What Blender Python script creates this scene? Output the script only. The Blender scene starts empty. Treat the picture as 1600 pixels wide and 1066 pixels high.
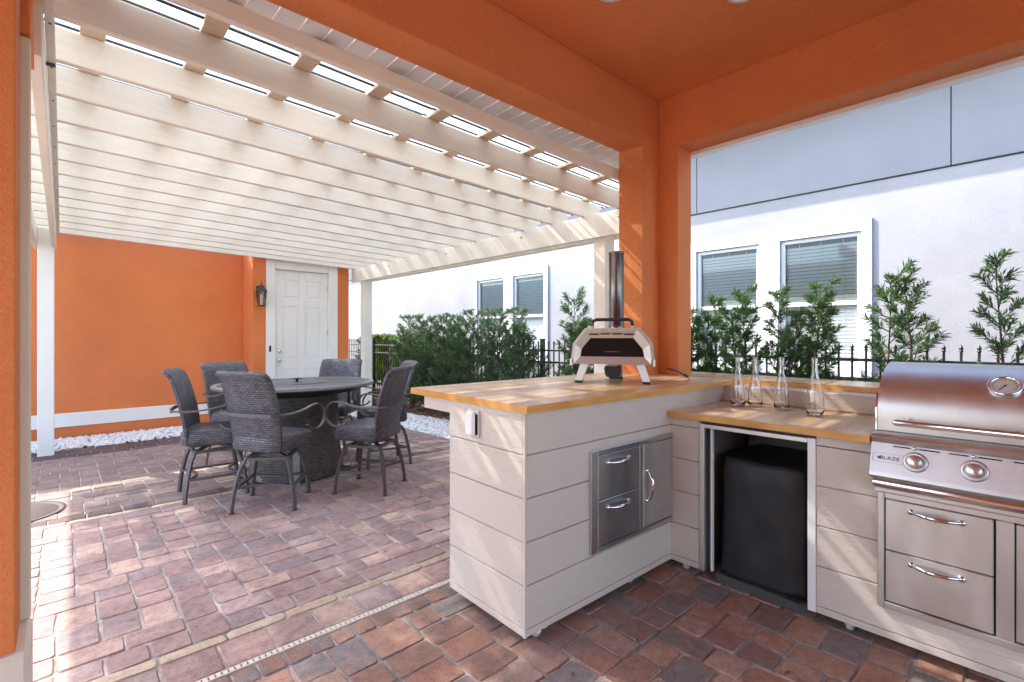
import bpy, bmesh, math, random
import numpy as np
from mathutils import Vector, Matrix, noise
random.seed(7)
S = bpy.context.scene
COL = S.collection
R = math.radians

# ------------------------------------------------------------------ camera
YAW = R(42.5)                       # world X runs right and away, world Y left and away
H = 1.365
cd = bpy.data.cameras.new('camera')
cam = bpy.data.objects.new('camera', cd)
COL.objects.link(cam)
fwd = Vector((math.sin(YAW), math.cos(YAW), 0))
cam.location = (0, 0, H)
cam.rotation_euler = fwd.to_track_quat('-Z', 'Y').to_euler()
cd.sensor_width = 36
cd.lens = 36 * 767 / 1600
cd.shift_y = (524.5 - 533) / 1600
cd.clip_start = 0.05
cd.clip_end = 500
S.camera = cam

# ------------------------------------------------------------------ world, sun, exposure
SUN = Vector((0.42, -1.0, -1.0)).normalized()
w = bpy.data.worlds.new('World')
S.world = w
w.use_nodes = True
nt = w.node_tree
nt.nodes.clear()
sky = nt.nodes.new('ShaderNodeTexSky')
sky.sky_type = 'NISHITA'
sky.sun_disc = False
sky.sun_elevation = math.asin(-SUN.z)
sky.sun_rotation = math.atan2(-SUN.x, -SUN.y)
sky.dust_density = 1.5
bg = nt.nodes.new('ShaderNodeBackground')
bg.inputs[1].default_value = 0.15
wo = nt.nodes.new('ShaderNodeOutputWorld')
nt.links.new(sky.outputs[0], bg.inputs[0])
nt.links.new(bg.outputs[0], wo.inputs[0])
sl = bpy.data.lights.new('sun', 'SUN')
sl.energy = 2.0
sl.angle = R(0.53)
sl.color = (1.0, 0.95, 0.87)
so = bpy.data.objects.new('sun', sl)
so.rotation_euler = SUN.to_track_quat('-Z', 'Y').to_euler()
so.location = (-6, 14, 14)
COL.objects.link(so)
S.view_settings.view_transform = 'Standard'
S.view_settings.look = 'None'
S.view_settings.gamma = 1
S.view_settings.use_curve_mapping = False
S.view_settings.exposure = 2.5
S.render.engine = 'CYCLES'
S.cycles.use_denoising = True
S.cycles.max_bounces = 12
S.cycles.diffuse_bounces = 7
S.cycles.transparent_max_bounces = 16
S.cycles.caustics_reflective = False
S.cycles.caustics_refractive = False

# ------------------------------------------------------------------ materials
def N(nt, t, **kw):
    n = nt.nodes.new(t)
    for k, v in kw.items():
        setattr(n, k, v)
    return n

class Mat:
    def __init__(s, name, color=(.5, .5, .5), rough=.6, metal=0.0, spec=.5):
        s.m = bpy.data.materials.new(name)
        s.m.use_nodes = True
        s.nt = s.m.node_tree
        s.b = s.nt.nodes['Principled BSDF']
        s.out = s.nt.nodes['Material Output']
        s.set('Base Color', (*color, 1)); s.set('Roughness', rough); s.set('Metallic', metal); s.set('Specular IOR Level', spec)
        s._c = None
    def set(s, k, v):
        s.b.inputs[k].default_value = v
    def link(s, a, b):
        s.nt.links.new(a, b)
    def coord(s, kind='Object', scale=(1, 1, 1), rot=(0, 0, 0)):
        t = N(s.nt, 'ShaderNodeTexCoord'); m = N(s.nt, 'ShaderNodeMapping')
        m.inputs['Scale'].default_value = scale; m.inputs['Rotation'].default_value = rot
        s.link(t.outputs[kind], m.inputs[0]); return m.outputs[0]
    def noise(s, scale=5, detail=4, rough=.55, vec=None, dist=0):
        n = N(s.nt, 'ShaderNodeTexNoise')
        n.inputs['Scale'].default_value = scale; n.inputs['Detail'].default_value = detail
        n.inputs['Roughness'].default_value = rough; n.inputs['Distortion'].default_value = dist
        if vec is not None: s.link(vec, n.inputs['Vector'])
        return n.outputs['Fac']
    def ramp(s, fac, stops, interp='LINEAR'):
        r = N(s.nt, 'ShaderNodeValToRGB'); r.color_ramp.interpolation = interp
        e = r.color_ramp.elements
        while len(e) < len(stops): e.new(.5)
        for i, (p, c) in enumerate(stops):
            e[i].position = p; e[i].color = (*c, 1) if len(c) == 3 else c
        s.link(fac, r.inputs[0]); return r.outputs[0]
    def mix(s, a, b, fac, mode='MIX'):
        m = N(s.nt, 'ShaderNodeMix', data_type='RGBA', blend_type=mode)
        for inp, v in ((m.inputs[6], a), (m.inputs[7], b), (m.inputs[0], fac)):
            if isinstance(v, (int, float)): inp.default_value = v
            elif isinstance(v, tuple): inp.default_value = (*v, 1)
            else: s.link(v, inp)
        return m.outputs[2]
    def math(s, op, a, b=0.0):
        m = N(s.nt, 'ShaderNodeMath', operation=op)
        for i, v in enumerate((a, b)):
            if isinstance(v, (int, float)): m.inputs[i].default_value = v
            else: s.link(v, m.inputs[i])
        return m.outputs[0]
    def color(s, c): s.link(c, s.b.inputs['Base Color']); return s
    def roughness(s, c): s.link(c, s.b.inputs['Roughness']); return s
    def bump(s, h, strength=.3, dist=.01):
        b = N(s.nt, 'ShaderNodeBump'); b.inputs['Strength'].default_value = strength; b.inputs['Distance'].default_value = dist
        s.link(h, b.inputs['Height']); s.link(b.outputs[0], s.b.inputs['Normal']); return s

def paint(name, color, rough=.5, var=.06, bscale=60, bstr=.12, bdist=.004, spec=.4):
    m = Mat(name, color, rough, spec=spec)
    v = m.coord()
    lo = tuple(c * (1 - var) for c in color); hi = tuple(min(1, c * (1 + var)) for c in color)
    m.color(m.ramp(m.noise(2.2, 5, .6, v), [(.3, lo), (.7, hi)]))
    m.bump(m.noise(bscale, 3, .6, v), bstr, bdist)
    return m.m

M = {}
def stucco(name, color, grain, bump):
    m = Mat(name, color, .68, spec=.3)
    v = m.coord()
    big = m.ramp(m.noise(.9, 6, .62, v), [(.3, tuple(c * .86 for c in color)), (.7, tuple(c * 1.07 for c in color))])
    sp = m.noise(grain, 3, .75, v)
    m.color(m.mix(big, m.ramp(sp, [(.3, (.90, .89, .88)), (.5, (1, 1, 1)), (.75, (1.07, 1.08, 1.1))]), 1.0, 'MULTIPLY'))
    m.bump(m.math('ADD', sp, m.math('MULTIPLY', m.noise(grain * .22, 4, .6, v), 1.2)), bump, .008)
    return m.m
M['neighbour'] = stucco('pale_stucco', (.355, .355, .372), 55, .22)
M['orange'] = stucco('orange_stucco', (.71, .228, .074), 85, .6)
M['orange_smooth'] = stucco('orange_wall_paint', (.69, .205, .068), 60, .4)
M['cream'] = paint('cream_trim', (.72, .66, .55), .5, .04, 70, .12, .003)
M['white'] = paint('white_paint', (.80, .79, .77), .42, .03, 60, .06, .003)
M['panel'] = paint('pale_grey_panel', (.275, .28, .305), .6, .04, 80, .15, .003, .3)
M['vinyl'] = paint('white_vinyl', (.82, .82, .82), .3, .02, 40, .02, .002)

def timber(name, base, streak):
    m = Mat(name, base, .5, spec=.35)
    v = m.coord('Object', (1.2, 14, 14))
    n1 = m.noise(2.2, 6, .65, v, .6)
    v2 = m.coord('Object', (1, 1, 1))
    c = m.ramp(n1, [(.28, streak), (.55, base), (.8, tuple(min(1, q * 1.05) for q in base))])
    c = m.mix(c, m.ramp(m.noise(1.3, 3, .5, v2), [(.35, (.93, .93, .93)), (.65, (1, 1, 1))]), 1.0, 'MULTIPLY')
    m.color(c); m.bump(n1, .18, .004)
    return m.m
M['timber'] = timber('painted_timber', (.84, .805, .71), (.775, .735, .635))
M['purlin'] = timber('tan_batten', (.66, .54, .42), (.52, .41, .30))

# embossed cabinet board
m = Mat('embossed_board', (.62, .56, .52), .55, spec=.35)
v = m.coord('Object', (1, 1, 1))
sep = N(m.nt, 'ShaderNodeVectorMath', operation='MULTIPLY'); sep.inputs[1].default_value = (3.2, 3.2, 34)
m.link(v, sep.inputs[0])
g = m.noise(3.0, 5, .62, sep.outputs[0], 1.6)
f2 = m.noise(160, 2, .5, v)
m.color(m.ramp(g, [(.3, (.60, .53, .46)), (.6, (.635, .565, .495)), (.8, (.655, .585, .515))]))
m.bump(m.math('ADD', m.math('MULTIPLY', g, 1.0), m.math('MULTIPLY', f2, .18)), .55, .006)
M['board'] = m.m

# butcher block
m = Mat('butcher_block', (.6, .35, .15), .28, spec=.5)
v = m.coord('Object', (1, 1, 1), (0, 0, 0))
br = N(m.nt, 'ShaderNodeTexBrick'); br.offset = .37; br.squash = 1
br.inputs['Scale'].default_value = 1; br.inputs['Brick Width'].default_value = .62; br.inputs['Row Height'].default_value = .042
br.inputs['Mortar Size'].default_value = .0006; br.inputs['Mortar Smooth'].default_value = .2
br.inputs['Color1'].default_value = (0, 0, 0, 1); br.inputs['Color2'].default_value = (1, 1, 1, 1); br.inputs['Mortar'].default_value = (.3, .3, .3, 1)
m.link(v, br.inputs['Vector'])
gv = m.coord('Object', (2.5, 40, 40))
gr = m.noise(1.6, 6, .6, gv, .8)
stave = m.ramp(br.outputs['Color'], [(0, (.58, .375, .19)), (.5, (.67, .455, .25)), (1, (.73, .52, .31))])
grain = m.ramp(gr, [(.3, (.80, .74, .66)), (.62, (1.06, 1.05, 1.03))])
m.color(m.mix(stave, grain, 1.0, 'MULTIPLY'))
m.roughness(m.ramp(m.noise(5, 3, .5, v), [(.3, (.30,) * 3), (.7, (.44,) * 3)]))
m.set('Coat Weight', .25); m.set('Coat Roughness', .18)
m.bump(gr, .05, .002)
M['block'] = m.m
# the long edge strips show redder end staves
m = Mat('butcher_edge', (.66, .34, .09), .3)
gv = m.coord('Object', (5, 5, 60)); v = m.coord('Object', (2.4, 2.4, 2.4))
m.color(m.mix(m.ramp(m.noise(1.5, 2, .5, v), [(.35, (.56, .26, .06)), (.65, (.72, .40, .12))]), m.ramp(m.noise(1.5, 5, .6, gv), [(.3, (.85, .8, .75)), (.7, (1.05, 1.05, 1.05))]), 1.0, 'MULTIPLY'))
M['edge'] = m.m

def steel(name, col=(.62, .61, .60), rough=.27, axis=(2, 160, 160), amt=.05):
    m = Mat(name, col, rough, 1.0)
    n = m.noise(1.0, 2, .5, m.coord('Object', axis))
    sm = m.noise(3.0, 4, .55, m.coord('Object', (3, 3, 1.2)))
    m.roughness(m.math('ADD', m.math('MULTIPLY', n, .03), m.math('ADD', m.math('MULTIPLY', sm, .16), rough - .10)))
    m.color(m.ramp(sm, [(.25, tuple(c * .86 for c in col)), (.7, tuple(min(1, c * 1.06) for c in col))]))
    return m.m
M['steel'] = steel('brushed_steel', (.65, .635, .62), .44, (160, 3, 160), .012)
M['steel_blue'] = steel('brushed_steel_cool', (.60, .60, .61), .34, (3, 160, 160), .012)
m = Mat('polished_steel', (.74, .73, .72), .10, 1.0); M['chrome'] = m.m
m = Mat('oven_steel', (.60, .57, .54), .40, .9); m.bump(m.noise(40, 3, .5, m.coord('Object', (1, 12, 12))), .05, .001); M['oven'] = m.m
m = Mat('knob_steel', (.70, .69, .68), .33, 1.0); M['knob'] = m.m
M['flue_steel'] = Mat('flue_steel', (.17, .15, .145), .27, 1.0).m  # dark porch reflection put into the colour of the chimney steel
M['lantern'] = Mat('dark_bronze', (.022, .019, .018), .45).m
M['black_metal'] = Mat('black_powder_coat', (.012, .013, .016), .42).m
M['black_rubber'] = Mat('black_rubber', (.014, .014, .015), .6).m
M['void'] = Mat('dark_void', (.006, .006, .007), .8).m
M['chair_metal'] = paint('bronze_metal', (.085, .078, .082), .38, .15, 60, .05, .002, .5)
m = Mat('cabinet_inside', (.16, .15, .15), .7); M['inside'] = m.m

# wicker on UVs in metres
def wicker(name, a, b, gap):
    m = Mat(name, a, .42, spec=.5)
    v = m.coord('UV', (1, 1, 1))
    br = N(m.nt, 'ShaderNodeTexBrick'); br.offset = .5
    for k, q in (('Scale', 1), ('Brick Width', .044), ('Row Height', .0175), ('Mortar Size', .0034), ('Mortar Smooth', .9), ('Bias', 0)):
        br.inputs[k].default_value = q
    br.inputs['Color1'].default_value = (*a, 1); br.inputs['Color2'].default_value = (*b, 1); br.inputs['Mortar'].default_value = (*gap, 1)
    m.link(v, br.inputs['Vector'])
    big = m.ramp(m.noise(14, 3, .6, v), [(.3, (.75, .75, .75)), (.7, (1.15, 1.15, 1.15))])
    m.color(m.mix(br.outputs['Color'], big, 1.0, 'MULTIPLY'))
    inv = m.math('SUBTRACT', 1.0, br.outputs['Fac'])
    m.bump(inv, .9, .006)
    return m.m
M['wicker'] = wicker('dark_wicker', (.155, .142, .168), (.084, .077, .092), (.007, .006, .007))
M['wicker_base'] = wicker('brown_wicker', (.150, .130, .125), (.085, .072, .070), (.008, .006, .006))
m = Mat('slate_top', (.05, .055, .065), .38, spec=.5)
v = m.coord()
m.color(m.ramp(m.noise(9, 6, .6, v), [(.3, (.032, .036, .044)), (.7, (.075, .08, .092))])); m.bump(m.noise(30, 4, .6, v), .08, .003)
M['slate'] = m.m
M['rim'] = paint('grey_rim', (.23, .235, .25), .35, .1, 40, .05, .002)

# pavers
def paver(name, cols):
    m = Mat(name, cols[0], .78, spec=.3)
    oi = N(m.nt, 'ShaderNodeObjectInfo'); ge = N(m.nt, 'ShaderNodeNewGeometry')
    rnd = m.math('FRACT', m.math('ADD', oi.outputs['Random'], ge.outputs['Random Per Island']))
    n = len(cols)
    base = m.ramp(rnd, [(i / n, c) for i, c in enumerate(cols)], 'CONSTANT')
    v = N(m.nt, 'ShaderNodeNewGeometry').outputs['Position']
    blot = m.noise(5.5, 5, .65, v, .4)
    rnd2 = m.math('FRACT', m.math('MULTIPLY', rnd, 7.31))
    other = m.ramp(rnd2, [(i / n, c) for i, c in enumerate(reversed(cols))], 'CONSTANT')
    c = m.mix(base, other, m.ramp(blot, [(.46, (0, 0, 0)), (.66, (.75, .75, .75))]))
    fine = m.noise(95, 5, .8, v)
    c = m.mix(c, m.ramp(fine, [(.32, (.55, .54, .53)), (.48, (1, 1, 1)), (.60, (1.05, 1.05, 1.05)), (.72, (1.42, 1.38, 1.34))]), 1.0, 'MULTIPLY')
    c = m.mix(c, m.ramp(m.noise(22, 5, .7, v), [(.32, (.74, .73, .72)), (.55, (1.04, 1.04, 1.04)), (.72, (1.16, 1.14, 1.12))]), 1.0, 'MULTIPLY')
    stain = m.noise(1.7, 6, .7, v, .6)
    c = m.mix(c, m.ramp(stain, [(.32, (.78, .76, .74)), (.46, (1, 1, 1))]), 1.0, 'MULTIPLY')
    wear = m.noise(1.1, 4, .6, v)
    c = m.mix(c, (.36, .31, .29), m.ramp(wear, [(.50, (0, 0, 0)), (.80, (.30, .30, .30))]))
    m.color(c)
    m.bump(m.math('ADD', fine, m.math('MULTIPLY', blot, .8)), .4, .004)
    return m.m
PAV = [(0.38, 0.251, 0.227), (0.315, 0.229, 0.222), (0.435, 0.296, 0.255), (0.289, 0.217, 0.211), (0.353, 0.233, 0.215), (0.509, 0.351, 0.29), (0.316, 0.213, 0.194), (0.381, 0.278, 0.262)]
M['paver'] = paver('tumbled_paver', PAV)
PAV2 = [(0.409, 0.217, 0.151), (0.255, 0.215, 0.195), (0.453, 0.264, 0.191), (0.334, 0.198, 0.151), (0.261, 0.238, 0.228), (0.48, 0.319, 0.239), (0.304, 0.19, 0.152)]
M['paver_porch'] = paver('porch_paver', PAV2)
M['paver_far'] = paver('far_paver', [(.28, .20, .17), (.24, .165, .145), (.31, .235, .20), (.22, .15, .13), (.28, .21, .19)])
M['paver_dark'] = paver('dark_border_paver', [(.125, .078, .072), (.10, .07, .07), (.15, .09, .08), (.11, .075, .072)])
M['paver_cream'] = paver('cream_band_paver', [(.48, .37, .26), (.52, .42, .31), (.44, .34, .25), (.50, .40, .30)])
m = Mat('joint_sand', (.24, .2, .17), .9)
ps = N(m.nt, 'ShaderNodeNewGeometry').outputs['Position']
m.color(m.ramp(m.noise(3.0, 6, .7, ps), [(.30, (.14, .12, .105)), (.45, (.30, .26, .23)), (.62, (.54, .50, .47))])); m.bump(m.noise(250, 2, .6, ps), .6, .004)
M['sand'] = m.m
m = Mat('bed_soil', (.06, .045, .035), .95); M['soil'] = m.m
m = Mat('lawn', (.05, .09, .025), .9); m.color(m.ramp(m.noise(1.5, 6, .6, m.coord()), [(.3, (.04, .075, .02)), (.7, (.075, .11, .035))])); M['lawn'] = m.m
def isl(name, cols, rough=.7):
    m = Mat(name, cols[0], rough)
    ge = N(m.nt, 'ShaderNodeNewGeometry')
    n = len(cols)
    m.color(m.ramp(ge.outputs['Random Per Island'], [(i / max(1, n - 1), c) for i, c in enumerate(cols)]))
    return m
M['pebble'] = isl('white_marble_pebble', [(.66, .66, .67), (.80, .79, .77), (.74, .73, .72), (.84, .83, .81)], .55).m
M['chip'] = isl('bark_chip', [(.10, .050, .030), (.20, .10, .06), (.06, .035, .025), (.26, .15, .10)], .9).m
def leafmat(name, cols):
    m = isl(name, cols, .38)
    # thin leaves let some light through
    tr = N(m.nt, 'ShaderNodeBsdfTranslucent'); mx = N(m.nt, 'ShaderNodeMixShader'); mx.inputs[0].default_value = .28
    src = m.b.inputs['Base Color'].links[0].from_socket
    m.link(m.mix(src, (1.5, 1.7, .8), 1.0, 'MULTIPLY'), tr.inputs[0])
    m.link(m.b.outputs[0], mx.inputs[1]); m.link(tr.outputs[0], mx.inputs[2]); m.link(mx.outputs[0], m.out.inputs[0])
    return m.m
M['leaf'] = leafmat('yew_leaf', [(0.043, 0.094, 0.036), (0.074, 0.142, 0.048), (0.055, 0.115, 0.05), (0.12, 0.192, 0.062)])
M['leaf_hedge'] = leafmat('hedge_leaf', [(0.037, 0.079, 0.04), (0.066, 0.123, 0.056), (0.048, 0.097, 0.05), (0.111, 0.173, 0.074)])
M['leaf_bright'] = leafmat('bright_leaf', [(.08, .15, .025), (.12, .20, .04), (.06, .12, .03), (.15, .22, .05)])
M['bark'] = paint('bark', (.11, .08, .06), .85, .3, 40, .5, .004)

# clear glass for bottles, panes
m = Mat('bottle_glass', (1, 1, 1), .02); m.set('Transmission Weight', 1.0); m.set('IOR', 1.45); M['glass'] = m.m
def pane(name, tint, refl_ior=1.5, transp=.9):
    m = bpy.data.materials.new(name); m.use_nodes = True; nt = m.node_tree; nt.nodes.clear()
    o = N(nt, 'ShaderNodeOutputMaterial'); t = N(nt, 'ShaderNodeBsdfTransparent'); g = N(nt, 'ShaderNodeBsdfGlossy'); f = N(nt, 'ShaderNodeFresnel'); x = N(nt, 'ShaderNodeMixShader')
    t.inputs[0].default_value = (*tint, 1); g.inputs['Roughness'].default_value = .01; f.inputs[0].default_value = refl_ior
    nt.links.new(f.outputs[0], x.inputs[0]); nt.links.new(t.outputs[0], x.inputs[1]); nt.links.new(g.outputs[0], x.inputs[2]); nt.links.new(x.outputs[0], o.inputs[0])
    return m
M['pane'] = pane('window_pane', (.95, .995, .985), 1.6)
M['lamp_glass'] = pane('lamp_pane', (.9, .9, .88), 1.5)
# translucent corrugated roof sheet
def sheet(name, tr, tl, col):
    m = bpy.data.materials.new(name); m.use_nodes = True; nt = m.node_tree; nt.nodes.clear()
    o = N(nt, 'ShaderNodeOutputMaterial'); t = N(nt, 'ShaderNodeBsdfTransparent'); l = N(nt, 'ShaderNodeBsdfTranslucent'); d = N(nt, 'ShaderNodeBsdfDiffuse'); g = N(nt, 'ShaderNodeBsdfGlossy')
    t.inputs[0].default_value = (*col, 1); l.inputs[0].default_value = (.82, .84, .85, 1); d.inputs[0].default_value = (.75, .77, .78, 1); g.inputs['Roughness'].default_value = .15
    x1 = N(nt, 'ShaderNodeMixShader'); x1.inputs[0].default_value = tl; nt.links.new(t.outputs[0], x1.inputs[1]); nt.links.new(l.outputs[0], x1.inputs[2])
    x2 = N(nt, 'ShaderNodeMixShader'); x2.inputs[0].default_value = .06; nt.links.new(x1.outputs[0], x2.inputs[1]); nt.links.new(g.outputs[0], x2.inputs[2])
    nt.links.new(x2.outputs[0], o.inputs[0])
    return m
M['sheet'] = sheet('corrugated_sheet', .5, .82, (.92, .95, .96))
M['sheet_clear'] = sheet('clear_sheet', .5, .60, (.94, .96, .97))
M['rib'] = Mat('sheet_rib', (.05, .055, .06), .4).m

m = Mat('perforated_soffit', (.8, .8, .8), .4)
v = m.coord('Object', (1, 1, 1))
vo = N(m.nt, 'ShaderNodeTexVoronoi', feature='F1'); vo.inputs['Scale'].default_value = 75; vo.inputs['Randomness'].default_value = 0.0
m.link(v, vo.inputs['Vector'])
m.color(m.ramp(vo.outputs['Distance'], [(.14, (.3, .3, .3)), (.22, (.82, .82, .82))]))
M['soffit'] = m.m
m = Mat('vinyl_cover', (.012, .012, .016), .36, spec=.6)
v = m.coord()
m.bump(m.noise(2.6, 2, .5, v, .3), .08, .02); m.set('Roughness', .58)
M['cover'] = m.m
M['grey_base'] = Mat('grey_tray', (.075, .078, .08), .5).m
M['blind'] = Mat('blind_slat', (.84, .90, .87), .5).m
m = bpy.data.materials.new('insect_screen'); m.use_nodes = True; nt_ = m.node_tree; nt_.nodes.clear()
o_ = N(nt_, 'ShaderNodeOutputMaterial'); t_ = N(nt_, 'ShaderNodeBsdfTransparent'); d_ = N(nt_, 'ShaderNodeBsdfDiffuse'); x_ = N(nt_, 'ShaderNodeMixShader')
d_.inputs[0].default_value = (.42, .45, .45, 1); x_.inputs[0].default_value = .45
nt_.links.new(t_.outputs[0], x_.inputs[1]); nt_.links.new(d_.outputs[0], x_.inputs[2]); nt_.links.new(x_.outputs[0], o_.inputs[0])
M['screen'] = m
m = Mat('oven_glass', (.010, .010, .012), .10, spec=.3); M['oven_glass'] = m.m
M['dial'] = paint('dial_face', (.55, .52, .47), .4, .1, 30, .02, .001)
M['ink'] = Mat('dark_ink', (.05, .05, .05), .5).m
M['dim_print'] = Mat('grey_print', (.30, .28, .27), .5).m
M['hatch_black'] = Mat('black_plastic', (.016, .016, .017), .5).m
M['bulb'] = Mat('frosted_bulb', (.75, .72, .66), .4).m
M['round_lid'] = paint('brown_lid', (.060, .038, .038), .7, .12, 120, .4, .003)
M['seam'] = Mat('panel_seam', (.17, .17, .185), .8).m
M['dark_room'] = Mat('dim_room', (.25, .28, .28), .8).m
M['deck'] = paint('pale_deck', (.50, .46, .42), .8, .08, 60, .3, .004, .3)
M['roof_shingle'] = paint('grey_shingle', (.12, .11, .105), .9, .2, 25, .6, .01)

# ------------------------------------------------------------------ mesh building
class MB:
    def __init__(s): s.v = []; s.f = []; s.sm = []; s.uv = {}
    def add(s, vs, fs, smooth=False, T=None):
        o = len(s.v)
        s.v += [tuple(T @ Vector(p)) if T is not None else tuple(p) for p in vs]
        s.f += [tuple(o + i for i in f) for f in fs]; s.sm += [smooth] * len(fs)
        return s
    def box(s, a, b, c=0.0, T=None):
        x0, y0, z0 = (min(p, q) for p, q in zip(a, b)); x1, y1, z1 = (max(p, q) for p, q in zip(a, b))
        if c <= 0:
            vs = [(x0, y0, z0), (x1, y0, z0), (x1, y1, z0), (x0, y1, z0), (x0, y0, z1), (x1, y0, z1), (x1, y1, z1), (x0, y1, z1)]
            fs = [(0, 3, 2, 1), (4, 5, 6, 7), (0, 1, 5, 4), (1, 2, 6, 5), (2, 3, 7, 6), (3, 0, 4, 7)]
            return s.add(vs, fs, False, T)
        c = min(c, .45 * min(x1 - x0, y1 - y0, z1 - z0))
        vs = []; idx = {}
        for ix in (0, 1):
            for iy in (0, 1):
                for iz in (0, 1):
                    X, Y, Z = (x0, x1)[ix], (y0, y1)[iy], (z0, z1)[iz]
                    dx, dy, dz = (c, -c)[ix], (c, -c)[iy], (c, -c)[iz]
                    for k, p in enumerate(((X, Y + dy, Z + dz), (X + dx, Y, Z + dz), (X + dx, Y + dy, Z))):
                        idx[ix, iy, iz, k] = len(vs); vs.append(p)
        g = lambda ix, iy, iz, k: idx[ix, iy, iz, k]
        fs = []
        for i in (0, 1):
            q = [g(i, 0, 0, 0), g(i, 1, 0, 0), g(i, 1, 1, 0), g(i, 0, 1, 0)]; fs.append(tuple(q if i else q[::-1]))
            q = [g(0, i, 0, 1), g(1, i, 0, 1), g(1, i, 1, 1), g(0, i, 1, 1)]; fs.append(tuple(q[::-1] if i else q))
            q = [g(0, 0, i, 2), g(1, 0, i, 2), g(1, 1, i, 2), g(0, 1, i, 2)]; fs.append(tuple(q if i else q[::-1]))
        for i in (0, 1):
            for j in (0, 1):
                fs.append((g(i, j, 0, 0), g(i, j, 1, 0), g(i, j, 1, 1), g(i, j, 0, 1)))
                fs.append((g(i, 0, j, 0), g(i, 1, j, 0), g(i, 1, j, 2), g(i, 0, j, 2)))
                fs.append((g(0, i, j, 1), g(1, i, j, 1), g(1, i, j, 2), g(0, i, j, 2)))
                for k in (0, 1): fs.append((g(i, j, k, 0), g(i, j, k, 1), g(i, j, k, 2)))
        return s.add(vs, fs, False, T)
    def prism(s, poly, z0, z1, T=None, smooth=False):
        n = len(poly)
        vs = [(x, y, z0) for x, y in poly] + [(x, y, z1) for x, y in poly]
        s.add(vs, [tuple(range(n - 1, -1, -1)), tuple(range(n, 2 * n))], False, T)
        fs = [(i, (i + 1) % n, n + (i + 1) % n, n + i) for i in range(n)]
        return s.add(vs, fs, smooth, T)
    def lathe(s, prof, n=24, T=None, smooth=True, a0=0, a1=2 * math.pi):
        full = abs(a1 - a0 - 2 * math.pi) < 1e-6; k = n if full else n + 1
        vs = [(r * math.cos(a0 + (a1 - a0) * i / n), r * math.sin(a0 + (a1 - a0) * i / n), z) for r, z in prof for i in range(k)]
        fs = []
        for j in range(len(prof) - 1):
            for i in range(n):
                i2 = (i + 1) % k
                fs.append((j * k + i, j * k + i2, (j + 1) * k + i2, (j + 1) * k + i))
        return s.add(vs, fs, smooth, T)
    def tube(s, pts, r, n=8, w=None, smooth=True, T=None, up=Vector((0, 0, 1))):
        # r: radius or (half width, half height) -> flat bar when w == 'flat'
        P = [Vector(p) for p in pts]; rings = []
        for i, p in enumerate(P):
            d = ((P[min(i + 1, len(P) - 1)] - P[max(i - 1, 0)])).normalized()
            u = up if abs(d.dot(up)) < .95 else Vector((1, 0, 0))
            a = d.cross(u).normalized(); b = a.cross(d).normalized()
            rr = r[i] if isinstance(r, list) else r
            if w == 'flat':
                hw, hh = rr
                ring = [p + a * sx * hw + b * sy * hh for sx, sy in ((-1, -1), (1, -1), (1, 1), (-1, 1))]
            else:
                ring = [p + (a * math.cos(2 * math.pi * k / n) + b * math.sin(2 * math.pi * k / n)) * rr for k in range(n)]
            rings.append(ring)
        k = len(rings[0]); vs = [q for ring in rings for q in ring]
        fs = [(j * k + i, j * k + (i + 1) % k, (j + 1) * k + (i + 1) % k, (j + 1) * k + i) for j in range(len(P) - 1) for i in range(k)]
        s.add(vs, fs, smooth and w != 'flat', T)
        return s.add([q for q in rings[0]] + [q for q in rings[-1]], [tuple(range(k))[::-1], tuple(range(k, 2 * k))], False, T)
    def mesh(s, name, mat):
        me = bpy.data.meshes.new(name)
        me.from_pydata(s.v, [], s.f)
        me.polygons.foreach_set('use_smooth', s.sm)
        for mm in (mat if isinstance(mat, (list, tuple)) else [mat]): me.materials.append(mm)
        me.update(); return me
    def build(s, name, mat, parent=None, loc=(0, 0, 0), rot=(0, 0, 0)):
        o = bpy.data.objects.new(name, s.mesh(name, mat))
        COL.objects.link(o); o.location = loc; o.rotation_euler = rot
        if parent is not None: o.parent = parent
        return o

def inst(me, name, parent=None, loc=(0, 0, 0), rot=(0, 0, 0), scale=(1, 1, 1)):
    o = bpy.data.objects.new(name, me); COL.objects.link(o)
    o.location = loc; o.rotation_euler = rot; o.scale = scale
    if parent is not None: o.parent = parent
    return o
def tag(o, label=None, cat=None, group=None, kind=None):
    for k, v in (('label', label), ('category', cat), ('group', group), ('kind', kind)):
        if v: o[k] = v
    return o
def thing(name, label, cat, loc=(0, 0, 0), rz=0, group=None, rx=0):
    o = bpy.data.objects.new(name, None); COL.objects.link(o)
    o.location = loc; o.rotation_euler = (rx, 0, rz); o.empty_display_size = .1
    return tag(o, label, cat, group)
def dup(root, loc, rz, label, group):
    r = root.copy(); COL.objects.link(r); r.location = loc; r.rotation_euler = (root.rotation_euler.x, 0, rz)
    r['label'] = label; r['group'] = group
    for ch in list(root.children):
        c = ch.copy(); COL.objects.link(c); c.parent = r
        for g in list(ch.children):
            d = g.copy(); COL.objects.link(d); d.parent = c
    return r
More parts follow.
